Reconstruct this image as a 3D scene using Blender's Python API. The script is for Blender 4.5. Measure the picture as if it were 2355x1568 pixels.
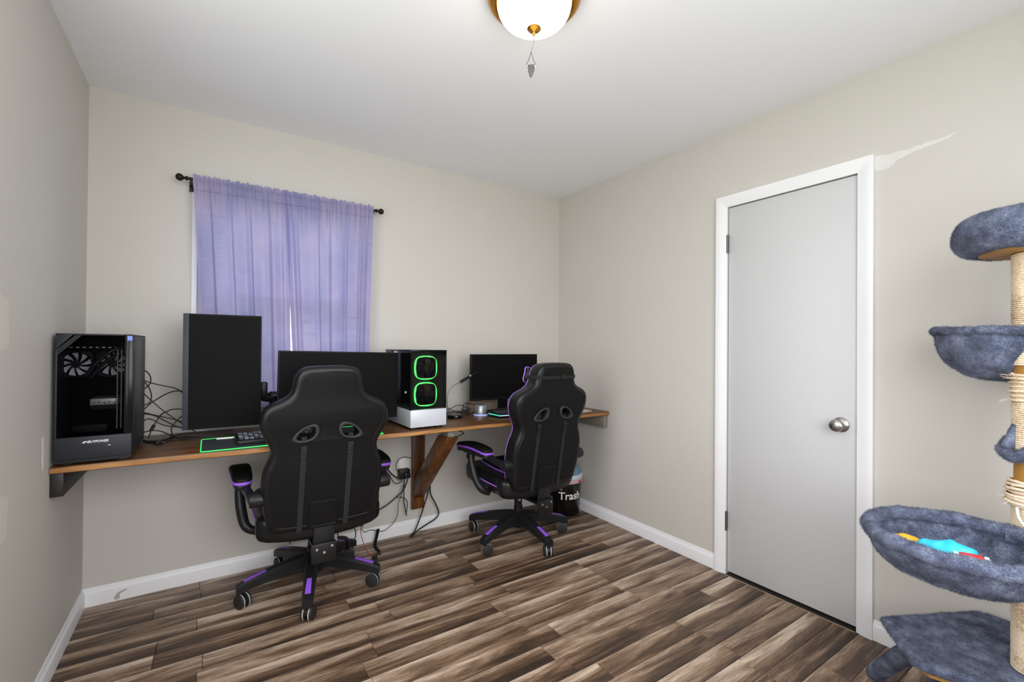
import bpy, bmesh, math, random
from mathutils import Vector, Matrix
random.seed(7)
R = math.radians
PI = math.pi
S = bpy.context.scene
COL = S.collection
for o in list(bpy.data.objects):
    bpy.data.objects.remove(o)

# ------------------------------------------------------------------ camera
cam_d = bpy.data.cameras.new('camera')
cam = bpy.data.objects.new('camera', cam_d)
COL.objects.link(cam)
FPX = 1046.54
cam_d.sensor_width = 36.0
cam_d.lens = FPX * 36.0 / 2355.0
cam_d.shift_y = 5.65 / 2355.0
cam_d.clip_start = 0.02
yaw, pit, rol = 0.586934, 0.0064666, 0.0080585
fw = Vector((math.sin(yaw) * math.cos(pit), math.cos(yaw) * math.cos(pit), math.sin(pit)))
rt = Vector((math.cos(yaw), -math.sin(yaw), 0))
up = rt.cross(fw)
rt2 = rt * math.cos(rol) + up * math.sin(rol)
up2 = -rt * math.sin(rol) + up * math.cos(rol)
m = Matrix((rt2, up2, -fw)).transposed().to_4x4()
m.translation = Vector((-2.36811, -2.87754, 1.23316))
cam.matrix_world = m
S.camera = cam

# ------------------------------------------------------------------ world, lights, exposure
W = 2.85      # room width along X (right wall at X = 0)
L = 3.22      # room length along Y (back wall at Y = 0)
H = 2.44
world = bpy.data.worlds.new('sky')
S.world = world
world.use_nodes = True
bg = world.node_tree.nodes['Background']
bg.inputs[0].default_value = (0.95, 0.96, 1.0, 1)
bg.inputs[1].default_value = 3.0

def area_light(name, loc, rot, sx, sy, power, col):
    d = bpy.data.lights.new(name, 'AREA')
    d.shape = 'RECTANGLE'
    d.size = sx
    d.size_y = sy
    d.energy = power
    d.color = col
    o = bpy.data.objects.new(name, d)
    COL.objects.link(o)
    o.location = loc
    o.rotation_euler = rot
    return o
# fill light through two unseen windows added to even out the room
area_light('window_fill', (-1.78, -L - 0.13, 1.52), (R(90), 0, 0), 2.0, 1.56, 43, (1.0, 0.99, 1.0))
area_light('window_fill', (-W - 0.13, -1.86, 1.50), (R(90), 0, R(-90)), 1.30, 1.50, 21, (1.0, 0.99, 1.0))
S.view_settings.view_transform = 'Standard'
S.view_settings.look = 'None'
S.view_settings.gamma = 1.0
S.view_settings.use_curve_mapping = False
S.view_settings.exposure = 0.05
try:
    S.cycles.max_bounces = 10
    S.cycles.diffuse_bounces = 7
    S.cycles.caustics_reflective = False
    S.cycles.caustics_refractive = False
except Exception:
    pass

# ------------------------------------------------------------------ materials
def srgb(r, g, b):
    def f(c):
        c /= 255.0
        return c / 12.92 if c <= 0.04045 else ((c + 0.055) / 1.055) ** 2.4
    return (f(r), f(g), f(b), 1)

def new_mat(name):
    mt = bpy.data.materials.new(name)
    mt.use_nodes = True
    return mt, mt.node_tree.nodes, mt.node_tree.links, mt.node_tree.nodes['Principled BSDF']

def pmat(name, col, rough=0.5, metal=0.0, var=0.12, vscale=12.0, bump=0.0, bscale=150.0, bdist=0.002,
         sheen=0.0, coat=0.0, emis=None, estr=0.0, spec=0.5, stretch=None):
    mt, N, K, P = new_mat(name)
    tc = N.new('ShaderNodeTexCoord')
    mp = N.new('ShaderNodeMapping')
    K.new(tc.outputs['Object'], mp.inputs[0])
    if stretch:
        mp.inputs['Scale'].default_value = stretch
    nz = N.new('ShaderNodeTexNoise')
    nz.inputs['Scale'].default_value = vscale
    nz.inputs['Detail'].default_value = 4
    K.new(mp.outputs[0], nz.inputs['Vector'])
    mx = N.new('ShaderNodeMix')
    mx.data_type = 'RGBA'
    mx.inputs[6].default_value = tuple(c * (1 - var) for c in col[:3]) + (1,)
    mx.inputs[7].default_value = tuple(min(1, c * (1 + var)) for c in col[:3]) + (1,)
    K.new(nz.outputs[0], mx.inputs[0])
    K.new(mx.outputs[2], P.inputs['Base Color'])
    P.inputs['Roughness'].default_value = rough
    P.inputs['Metallic'].default_value = metal
    P.inputs['Specular IOR Level'].default_value = spec
    P.inputs['Sheen Weight'].default_value = sheen
    P.inputs['Coat Weight'].default_value = coat
    if emis:
        P.inputs['Emission Color'].default_value = emis
        P.inputs['Emission Strength'].default_value = estr
    if bump:
        n2 = N.new('ShaderNodeTexNoise')
        n2.inputs['Scale'].default_value = bscale
        n2.inputs['Detail'].default_value = 5
        K.new(mp.outputs[0], n2.inputs['Vector'])
        bp = N.new('ShaderNodeBump')
        bp.inputs['Strength'].default_value = bump
        bp.inputs['Distance'].default_value = bdist
        K.new(n2.outputs[0], bp.inputs['Height'])
        K.new(bp.outputs[0], P.inputs['Normal'])
    return mt

M = {}
M['wall'] = pmat('wall_paint', srgb(198, 195, 188), 0.62, var=0.025, vscale=2.5, bump=0.12, bscale=160, bdist=0.001)
M['ceiling'] = pmat('ceiling_paint', srgb(240, 242, 246), 0.8, var=0.012, vscale=1.5, bump=0.15, bscale=60, bdist=0.001)
M['patch'] = pmat('spackle', srgb(214, 213, 210), 0.8, var=0.06, vscale=30, bump=0.4, bscale=60, bdist=0.002)
M['patch_paint'] = pmat('touch_up_paint', srgb(207, 203, 193), 0.7, var=0.02, vscale=20, bump=0.1)
M['trim'] = pmat('trim_white', srgb(232, 233, 236), 0.42, var=0.02, vscale=5, bump=0.05, bscale=40)
M['door'] = pmat('door_white', srgb(197, 198, 200), 0.45, var=0.025, vscale=3, bump=0.05, bscale=30)
M['dark_gap'] = pmat('dark_gap', (0.02, 0.017, 0.014, 1), 0.9)
M['nickel'] = pmat('brushed_nickel', srgb(168, 165, 160), 0.3, 1.0, var=0.08, vscale=60)
M['hinge'] = pmat('hinge_steel', srgb(110, 108, 105), 0.45, 0.8)
M['brass'] = pmat('brass', srgb(196, 140, 52), 0.25, 1.0, var=0.1, vscale=8)
M['bronze'] = pmat('dark_bronze', srgb(38, 30, 27), 0.45, 0.6, var=0.2)
M['black_plastic'] = pmat('black_plastic', (0.008, 0.008, 0.009, 1), 0.42, spec=0.3, bump=0.1, bscale=400, bdist=0.0005)
M['base_plastic'] = pmat('base_plastic', (0.010, 0.0105, 0.012, 1), 0.40, spec=0.3, bump=0.2, bscale=300, bdist=0.0006)
M['black_gloss'] = pmat('black_gloss', (0.005, 0.005, 0.006, 1), 0.18, spec=0.25)
M['screen'] = pmat('screen_off', (0.0055, 0.0055, 0.006, 1), 0.5, var=0.05, spec=0.05)
M['bezel'] = pmat('bezel', (0.006, 0.006, 0.007, 1), 0.45, spec=0.15)
M['chin'] = pmat('bezel_slate', (0.030, 0.033, 0.045, 1), 0.5, spec=0.3)
M['leather'] = pmat('black_leather', (0.007, 0.007, 0.0075, 1), 0.36, var=0.2, vscale=40, bump=0.35, bscale=220, bdist=0.0015, spec=0.30)
M['leather2'] = pmat('black_leatherette', (0.007, 0.007, 0.007, 1), 0.50, var=0.2, vscale=60, bump=0.3, bscale=350, bdist=0.001, spec=0.12)
M['fabric'] = pmat('black_fabric', (0.006, 0.006, 0.0065, 1), 0.85, spec=0.2, var=0.35, vscale=500, bump=0.4, bscale=900, bdist=0.001)
M['webbing'] = pmat('webbing', (0.018, 0.018, 0.019, 1), 0.75, spec=0.2, var=0.3, vscale=300, bump=0.4, bscale=800, bdist=0.001)
M['bezel_grey'] = pmat('grey_plastic', (0.028, 0.028, 0.029, 1), 0.45, spec=0.3)
M['purple'] = pmat('purple_plastic', srgb(142, 84, 214), 0.4, var=0.08)
M['lilac'] = pmat('lilac_piping', srgb(160, 106, 218), 0.45, var=0.08)
M['wheel_black'] = pmat('caster_rubber', (0.012, 0.012, 0.012, 1), 0.6)
M['wheel_ring'] = pmat('caster_ring', srgb(178, 176, 172), 0.55, var=0.15, vscale=80)
M['steel_dark'] = pmat('black_steel', (0.010, 0.010, 0.011, 1), 0.4, 0.3)
M['chrome'] = pmat('chrome', srgb(215, 215, 218), 0.15, 1.0)
M['case'] = pmat('case_steel', (0.019, 0.021, 0.028, 1), 0.5, 0.1, spec=0.3, bump=0.1, bscale=500, bdist=0.0005)
M['case_inner'] = pmat('case_inner', (0.008, 0.008, 0.009, 1), 0.55, spec=0.2)
M['fan_blade'] = pmat('fan_blade', srgb(236, 237, 240), 0.5, var=0.1)
M['pcb'] = pmat('circuit_board', (0.007, 0.007, 0.008, 1), 0.9, var=0.2, vscale=60, spec=0.0)
M['plate_metal'] = pmat('plate_metal', srgb(190, 186, 180), 0.4, 0.5, var=0.2, vscale=60)
M['case_white'] = pmat('case_silver_white', srgb(196, 200, 208), 0.4, 0.1, var=0.03)
M['sticker'] = pmat('blue_sticker', srgb(110, 140, 215), 0.5)
M['white_print'] = pmat('white_print', srgb(240, 240, 240), 0.5)
M['green_led'] = pmat('green_led', srgb(70, 220, 90), 0.4, emis=(0.10, 0.85, 0.16, 1), estr=2.6)
M['green_mat'] = pmat('green_mat_led', srgb(60, 220, 90), 0.4, emis=(0.03, 0.85, 0.14, 1), estr=0.85)
M['white_led'] = pmat('white_led', (0.8, 0.85, 0.9, 1), 0.4, emis=(0.9, 0.95, 1, 1), estr=2.0)
M['teal_led'] = pmat('teal_led', srgb(60, 190, 160), 0.4, emis=(0.05, 0.60, 0.40, 1), estr=0.8)
M['ice_led'] = pmat('ice_led', srgb(170, 210, 235), 0.4, emis=(0.40, 0.70, 0.90, 1), estr=0.7)
M['mat_cloth'] = pmat('mousepad_cloth', (0.020, 0.024, 0.032, 1), 0.85, bump=0.3, bscale=900, bdist=0.0005)
M['key'] = pmat('keycaps', (0.035, 0.038, 0.046, 1), 0.5)
M['key_pale'] = pmat('keycaps_pale', (0.16, 0.18, 0.22, 1), 0.45)  # paler grey caps mixed among the dark ones
M['silver'] = pmat('speaker_silver', srgb(160, 165, 170), 0.35, 0.7, bump=0.3, bscale=400)
M['ring_blue'] = pmat('speaker_ring', srgb(175, 190, 235), 0.4, emis=(0.3, 0.4, 0.9, 1), estr=0.25)
M['gooseneck'] = pmat('gooseneck', srgb(122, 120, 116), 0.4, 0.6)
M['cable'] = pmat('cable_black', (0.010, 0.010, 0.010, 1), 0.5)
M['cable_red'] = pmat('cable_red', srgb(190, 50, 40), 0.5)
M['cardboard'] = pmat('cardboard', srgb(150, 134, 116), 0.8, var=0.1, vscale=20)
M['paper'] = pmat('paper', srgb(214, 196, 176), 0.7)
M['bin'] = pmat('bin_gloss', (0.006, 0.006, 0.006, 1), 0.16, var=0.1)
M['bin_band'] = pmat('bin_band', srgb(205, 212, 218), 0.5)
M['bin_pink'] = pmat('bin_pink', srgb(205, 165, 180), 0.5)
M['bin_red'] = pmat('bin_red', srgb(190, 45, 55), 0.5)
M['bin_dome'] = pmat('bin_dome', srgb(104, 140, 160), 0.25, var=0.35, vscale=25, bump=0.4, bscale=40, bdist=0.004)
M['outlet'] = pmat('outlet', srgb(228, 226, 220), 0.4)
M['stone'] = pmat('grey_stone', srgb(72, 70, 70), 0.6, var=0.4, vscale=200, bump=0.5, bscale=200)
M['carton_tube'] = pmat('cardboard_tube', srgb(168, 122, 52), 0.55, var=0.15, vscale=20, bump=0.1)
M['cyan'] = pmat('cyan_cloth', srgb(40, 178, 212), 0.4, var=0.15, vscale=40, bump=0.4, bscale=60, bdist=0.004)
M['yellow'] = pmat('yellow_cloth', srgb(226, 172, 40), 0.6, var=0.1)
M['lime'] = pmat('lime_cloth', srgb(180, 205, 50), 0.6)
M['red'] = pmat('red_cloth', srgb(214, 38, 40), 0.5)
M['lawn'] = pmat('lawn', srgb(112, 124, 92), 0.9, var=0.3, vscale=3)
M['vinyl'] = pmat('window_vinyl', srgb(236, 237, 235), 0.4)

def plush_mat():
    mt, N, K, P = new_mat('slate_blue_plush')
    tc = N.new('ShaderNodeTexCoord')
    n1 = N.new('ShaderNodeTexNoise'); n1.inputs['Scale'].default_value = 22; n1.inputs['Detail'].default_value = 6; n1.inputs['Roughness'].default_value = 0.65
    n2 = N.new('ShaderNodeTexNoise'); n2.inputs['Scale'].default_value = 300; n2.inputs['Detail'].default_value = 3
    for n in (n1, n2):
        K.new(tc.outputs['Object'], n.inputs['Vector'])
    cr = N.new('ShaderNodeValToRGB')
    e = cr.color_ramp.elements
    e[0].position = 0.30; e[0].color = srgb(66, 71, 90)
    e[1].position = 0.74; e[1].color = srgb(168, 180, 206)
    x = e.new(0.5); x.color = srgb(108, 119, 148)
    K.new(n1.outputs[0], cr.inputs[0])
    mx = N.new('ShaderNodeMix'); mx.data_type = 'RGBA'; mx.blend_type = 'MULTIPLY'; mx.inputs[0].default_value = 0.6
    c2 = N.new('ShaderNodeValToRGB'); c2.color_ramp.elements[0].position = 0.3; c2.color_ramp.elements[0].color = (0.45, 0.45, 0.45, 1); c2.color_ramp.elements[1].position = 0.65
    K.new(n2.outputs[0], c2.inputs[0])
    K.new(cr.outputs[0], mx.inputs[6]); K.new(c2.outputs[0], mx.inputs[7])
    K.new(mx.outputs[2], P.inputs['Base Color'])
    P.inputs['Roughness'].default_value = 0.95
    P.inputs['Sheen Weight'].default_value = 0.18
    P.inputs['Sheen Roughness'].default_value = 0.5
    P.inputs['Specular IOR Level'].default_value = 0.1
    ad = N.new('ShaderNodeMath'); ad.operation = 'ADD'
    K.new(n1.outputs[0], ad.inputs[0]); K.new(n2.outputs[0], ad.inputs[1])
    bp = N.new('ShaderNodeBump'); bp.inputs['Strength'].default_value = 1.0; bp.inputs['Distance'].default_value = 0.008
    K.new(ad.outputs[0], bp.inputs['Height']); K.new(bp.outputs[0], P.inputs['Normal'])
    return mt
M['plush'] = plush_mat()

def sisal_mat():
    mt, N, K, P = new_mat('sisal_rope')
    tc = N.new('ShaderNodeTexCoord')
    n1 = N.new('ShaderNodeTexNoise'); n1.inputs['Scale'].default_value = 160; n1.inputs['Detail'].default_value = 5
    K.new(tc.outputs['Object'], n1.inputs['Vector'])
    n2 = N.new('ShaderNodeTexNoise'); n2.inputs['Scale'].default_value = 9
    K.new(tc.outputs['Object'], n2.inputs['Vector'])
    ad = N.new('ShaderNodeMath'); ad.operation = 'ADD'
    K.new(n1.outputs[0], ad.inputs[0]); K.new(n2.outputs[0], ad.inputs[1])
    cr = N.new('ShaderNodeValToRGB')
    cr.color_ramp.elements[0].position = 0.62; cr.color_ramp.elements[0].color = srgb(176, 142, 98)
    cr.color_ramp.elements[1].position = 1.3; cr.color_ramp.elements[1].color = srgb(238, 222, 196)
    K.new(ad.outputs[0], cr.inputs[0]); K.new(cr.outputs[0], P.inputs['Base Color'])
    P.inputs['Roughness'].default_value = 0.9
    bp = N.new('ShaderNodeBump'); bp.inputs['Strength'].default_value = 0.5; bp.inputs['Distance'].default_value = 0.002
    K.new(n1.outputs[0], bp.inputs['Height']); K.new(bp.outputs[0], P.inputs['Normal'])
    return mt
M['sisal'] = sisal_mat()

def plank_mat():
    mt, N, K, P = new_mat('rustic_laminate')
    tc = N.new('ShaderNodeTexCoord')
    oi = N.new('ShaderNodeObjectInfo')
    ml = N.new('ShaderNodeMath'); ml.operation = 'MULTIPLY'; ml.inputs[1].default_value = 57.0
    K.new(oi.outputs['Random'], ml.inputs[0])
    cb = N.new('ShaderNodeCombineXYZ')
    K.new(ml.outputs[0], cb.inputs[0]); K.new(ml.outputs[0], cb.inputs[1]); K.new(ml.outputs[0], cb.inputs[2])
    def noise(sx, sy, scale, det, rough=0.6, dist=0.0):
        mp = N.new('ShaderNodeMapping')
        mp.inputs['Scale'].default_value = (sx, sy, 1)
        K.new(tc.outputs['Object'], mp.inputs['Vector'])
        va = N.new('ShaderNodeVectorMath'); va.operation = 'ADD'
        K.new(mp.outputs[0], va.inputs[0]); K.new(cb.outputs[0], va.inputs[1])
        n = N.new('ShaderNodeTexNoise'); n.inputs['Scale'].default_value = scale; n.inputs['Detail'].default_value = det
        n.inputs['Roughness'].default_value = rough; n.inputs['Distortion'].default_value = dist
        K.new(va.outputs[0], n.inputs['Vector'])
        return n
    broad = noise(1.9, 17, 1.0, 4, 0.55, 1.2)       # wide dark and pale streaks along the board
    grain = noise(6, 110, 1.0, 7, 0.75, 1.4)       # fine grain
    fine = noise(14, 260, 1.0, 4, 0.7)             # pores
    a1 = N.new('ShaderNodeMath'); a1.operation = 'MULTIPLY_ADD'; a1.inputs[1].default_value = 0.55
    K.new(grain.outputs[0], a1.inputs[0])
    b1 = N.new('ShaderNodeMath'); b1.operation = 'MULTIPLY'; b1.inputs[1].default_value = 0.95
    K.new(broad.outputs[0], b1.inputs[0]); K.new(b1.outputs[0], a1.inputs[2])
    a2 = N.new('ShaderNodeMath'); a2.operation = 'MULTIPLY_ADD'; a2.inputs[1].default_value = 0.22
    K.new(fine.outputs[0], a2.inputs[0]); K.new(a1.outputs[0], a2.inputs[2])
    rr = N.new('ShaderNodeMath'); rr.operation = 'MULTIPLY_ADD'; rr.inputs[1].default_value = 0.17; rr.inputs[2].default_value = -0.085
    K.new(oi.outputs['Random'], rr.inputs[0])
    a3 = N.new('ShaderNodeMath'); a3.operation = 'ADD'
    K.new(a2.outputs[0], a3.inputs[0]); K.new(rr.outputs[0], a3.inputs[1])
    # printed board pattern: pale along one long edge, dark along the other, meandering
    sep = N.new('ShaderNodeSeparateXYZ'); K.new(tc.outputs['Object'], sep.inputs[0])
    mea = noise(2.2, 3, 1.0, 2, 0.5, 0.0)
    ys = N.new('ShaderNodeMath'); ys.operation = 'MULTIPLY_ADD'; ys.inputs[1].default_value = 10.0
    K.new(sep.outputs[1], ys.inputs[0]); K.new(mea.outputs[0], ys.inputs[2])
    yt = N.new('ShaderNodeMath'); yt.operation = 'MULTIPLY_ADD'; yt.inputs[1].default_value = 0.30; yt.inputs[2].default_value = -0.15
    K.new(ys.outputs[0], yt.inputs[0])
    a4 = N.new('ShaderNodeMath'); a4.operation = 'ADD'
    K.new(a3.outputs[0], a4.inputs[0]); K.new(yt.outputs[0], a4.inputs[1])
    # short dark checks across the pale areas
    chk = noise(30, 150, 1.0, 3, 0.6, 2.0)
    ck = N.new('ShaderNodeMapRange'); ck.inputs[1].default_value = 0.28; ck.inputs[2].default_value = 0.42; ck.inputs[3].default_value = -0.16; ck.inputs[4].default_value = 0.0
    K.new(chk.outputs[0], ck.inputs[0])
    a5 = N.new('ShaderNodeMath'); a5.operation = 'ADD'
    K.new(a4.outputs[0], a5.inputs[0]); K.new(ck.outputs[0], a5.inputs[1])
    mr = N.new('ShaderNodeMapRange'); mr.inputs[1].default_value = 0.57; mr.inputs[2].default_value = 1.17
    K.new(a5.outputs[0], mr.inputs[0])
    cr = N.new('ShaderNodeValToRGB')
    e = cr.color_ramp.elements
    e[0].position = 0.0; e[0].color = srgb(52, 40, 32)
    e[1].position = 1.0; e[1].color = srgb(206, 188, 168)
    x = e.new(0.30); x.color = srgb(88, 68, 53)
    x = e.new(0.52); x.color = srgb(126, 102, 82)
    x = e.new(0.75); x.color = srgb(166, 145, 126)
    K.new(mr.outputs[0], cr.inputs[0])
    K.new(cr.outputs[0], P.inputs['Base Color'])
    P.inputs['Roughness'].default_value = 0.42
    P.inputs['Specular IOR Level'].default_value = 0.4
    bp = N.new('ShaderNodeBump'); bp.inputs['Strength'].default_value = 0.25; bp.inputs['Distance'].default_value = 0.0015
    K.new(grain.outputs[0], bp.inputs['Height']); K.new(bp.outputs[0], P.inputs['Normal'])
    return mt
M['plank'] = plank_mat()

def wood_mat(name, dark, mid, light, along='X', rough=0.4):
    mt, N, K, P = new_mat(name)
    tc = N.new('ShaderNodeTexCoord')
    mp = N.new('ShaderNodeMapping')
    mp.inputs['Scale'].default_value = {'X': (1.5, 22, 22), 'Z': (22, 22, 1.5), 'Y': (22, 1.5, 22)}[along]
    K.new(tc.outputs['Object'], mp.inputs[0])
    n = N.new('ShaderNodeTexNoise'); n.inputs['Scale'].default_value = 1.6; n.inputs['Detail'].default_value = 7; n.inputs['Roughness'].default_value = 0.65; n.inputs['Distortion'].default_value = 0.6
    K.new(mp.outputs[0], n.inputs['Vector'])
    cr = N.new('ShaderNodeValToRGB')
    e = cr.color_ramp.elements
    e[0].position = 0.25; e[0].color = dark
    e[1].position = 0.78; e[1].color = light
    x = e.new(0.5); x.color = mid
    K.new(n.outputs[0], cr.inputs[0]); K.new(cr.outputs[0], P.inputs['Base Color'])
    P.inputs['Roughness'].default_value = rough
    bp = N.new('ShaderNodeBump'); bp.inputs['Strength'].default_value = 0.3; bp.inputs['Distance'].default_value = 0.002
    K.new(n.outputs[0], bp.inputs['Height']); K.new(bp.outputs[0], P.inputs['Normal'])
    return mt
M['desk_wood'] = wood_mat('stained_desk_wood', srgb(44, 27, 14), srgb(86, 53, 26), srgb(138, 92, 50), 'X', 0.34)
M['edge_wood'] = wood_mat('raw_edge_wood', srgb(92, 58, 26), srgb(150, 104, 54), srgb(190, 144, 88), 'X', 0.5)
M['bracket_wood'] = wood_mat('stained_bracket_wood', srgb(48, 26, 12), srgb(92, 54, 22), srgb(136, 86, 36), 'Z', 0.4)
M['cleat_wood'] = wood_mat('black_stained_wood', srgb(12, 10, 9), srgb(24, 20, 18), srgb(36, 31, 28), 'Y', 0.5)
M['cleat_grey'] = wood_mat('grey_primed_wood', srgb(92, 88, 80), srgb(120, 116, 106), srgb(150, 146, 136), 'Y', 0.6)

def glass_mat(name, tint, gloss=1.0, rough=0.02):
    mt, N, K, P = new_mat(name)
    out = N['Material Output']
    N.remove(P)
    tr = N.new('ShaderNodeBsdfTransparent'); tr.inputs[0].default_value = tint
    gl = N.new('ShaderNodeBsdfGlossy'); gl.inputs['Roughness'].default_value = rough
    fr0 = N.new('ShaderNodeFresnel'); fr0.inputs[0].default_value = 1.45
    fr = N.new('ShaderNodeMath'); fr.operation = 'MULTIPLY'; fr.inputs[1].default_value = gloss
    K.new(fr0.outputs[0], fr.inputs[0])
    mx = N.new('ShaderNodeMixShader')
    K.new(fr.outputs[0], mx.inputs[0]); K.new(tr.outputs[0], mx.inputs[1]); K.new(gl.outputs[0], mx.inputs[2])
    K.new(mx.outputs[0], out.inputs[0])
    return mt
M['tinted_glass'] = glass_mat('tinted_glass', (0.66, 0.66, 0.68, 1), 0.02, 0.30)
M['smoked_glass'] = glass_mat('smoked_glass', (0.72, 0.72, 0.72, 1), 0.5)
M['clear_glass'] = glass_mat('clear_glass', (0.95, 0.97, 0.97, 1))

def satin_mat():
    mt, N, K, P = new_mat('lavender_satin')
    out = N['Material Output']
    tc = N.new('ShaderNodeTexCoord')
    mp = N.new('ShaderNodeMapping'); mp.inputs['Scale'].default_value = (3.0, 1.0, 1.0)
    K.new(tc.outputs['Object'], mp.inputs[0])
    n = N.new('ShaderNodeTexNoise'); n.inputs['Scale'].default_value = 3; n.inputs['Detail'].default_value = 3
    K.new(mp.outputs[0], n.inputs['Vector'])
    cr = N.new('ShaderNodeValToRGB')
    cr.color_ramp.elements[0].position = 0.3; cr.color_ramp.elements[0].color = srgb(164, 164, 212)
    cr.color_ramp.elements[1].position = 0.7; cr.color_ramp.elements[1].color = srgb(190, 180, 218)
    K.new(n.outputs[0], cr.inputs[0])
    K.new(cr.outputs[0], P.inputs['Base Color'])
    P.inputs['Roughness'].default_value = 0.42
    P.inputs['Sheen Weight'].default_value = 0.2
    # crease wrinkles: short horizontal folds
    m2 = N.new('ShaderNodeMapping'); m2.inputs['Scale'].default_value = (5, 5, 16)
    K.new(tc.outputs['Object'], m2.inputs[0])
    w = N.new('ShaderNodeTexNoise'); w.inputs['Scale'].default_value = 1.5; w.inputs['Detail'].default_value = 2
    K.new(m2.outputs[0], w.inputs['Vector'])
    bp = N.new('ShaderNodeBump'); bp.inputs['Strength'].default_value = 0.8; bp.inputs['Distance'].default_value = 0.02
    K.new(w.outputs[0], bp.inputs['Height']); K.new(bp.outputs[0], P.inputs['Normal'])
    tl = N.new('ShaderNodeBsdfTranslucent')
    K.new(cr.outputs[0], tl.inputs[0])
    mx = N.new('ShaderNodeMixShader'); mx.inputs[0].default_value = 0.55
    K.new(P.outputs[0], mx.inputs[1]); K.new(tl.outputs[0], mx.inputs[2]); K.new(mx.outputs[0], out.inputs[0])
    return mt
M['satin'] = satin_mat()

def lampglass_mat():
    mt, N, K, P = new_mat('lit_frosted_glass')
    P.inputs['Base Color'].default_value = (0.95, 0.92, 0.85, 1)
    P.inputs['Roughness'].default_value = 0.25
    lw = N.new('ShaderNodeTexNoise'); lw.inputs['Scale'].default_value = 6
    tc = N.new('ShaderNodeTexCoord'); K.new(tc.outputs['Object'], lw.inputs['Vector'])
    cr = N.new('ShaderNodeValToRGB')
    cr.color_ramp.elements[0].position = 0.35; cr.color_ramp.elements[0].color = (1.0, 0.84, 0.60, 1)
    cr.color_ramp.elements[1].position = 0.5; cr.color_ramp.elements[1].color = (1.0, 0.95, 0.84, 1)
    K.new(lw.outputs[0], cr.inputs[0]); K.new(cr.outputs[0], P.inputs['Emission Color'])
    P.inputs['Emission Strength'].default_value = 2.4
    return mt
M['lamp_glass'] = lampglass_mat()

# ------------------------------------------------------------------ geometry helpers
def setprops(o, label=None, cat=None, group=None, kind=None):
    if label: o['label'] = label
    if cat: o['category'] = cat
    if group: o['group'] = group
    if kind: o['kind'] = kind
    return o

def link(name, me, mat=None, parent=None, smooth=35):
    o = bpy.data.objects.new(name, me)
    COL.objects.link(o)
    if mat is not None:
        me.materials.clear()
        me.materials.append(M[mat] if isinstance(mat, str) else mat)
    if smooth and len(me.polygons):
        me.polygons.foreach_set('use_smooth', [True] * len(me.polygons))
        me.set_sharp_from_angle(angle=R(smooth))
    if parent is not None:
        o.parent = parent
    return o

def thing(name, label, cat, loc=(0, 0, 0), rz=0, group=None):
    o = bpy.data.objects.new(name, None)
    o.empty_display_size = 0.05
    COL.objects.link(o)
    o.location = loc
    o.rotation_euler = (0, 0, rz)
    return setprops(o, label, cat, group)

def crom(pts, n=6, closed=False):
    P = [Vector(p) for p in pts]
    out = []
    k = len(P)
    rng = range(k) if closed else range(k - 1)
    for i in rng:
        if closed:
            p0, p1, p2, p3 = P[(i - 1) % k], P[i], P[(i + 1) % k], P[(i + 2) % k]
        else:
            p0, p1, p2, p3 = P[max(i - 1, 0)], P[i], P[i + 1], P[min(i + 2, k - 1)]
        for j in range(n):
            t = j / n
            out.append(0.5 * ((2 * p1) + (-p0 + p2) * t + (2 * p0 - 5 * p1 + 4 * p2 - p3) * t * t + (-p0 + 3 * p1 - 3 * p2 + p3) * t ** 3))
    if not closed:
        out.append(P[-1])
    return out

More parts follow.
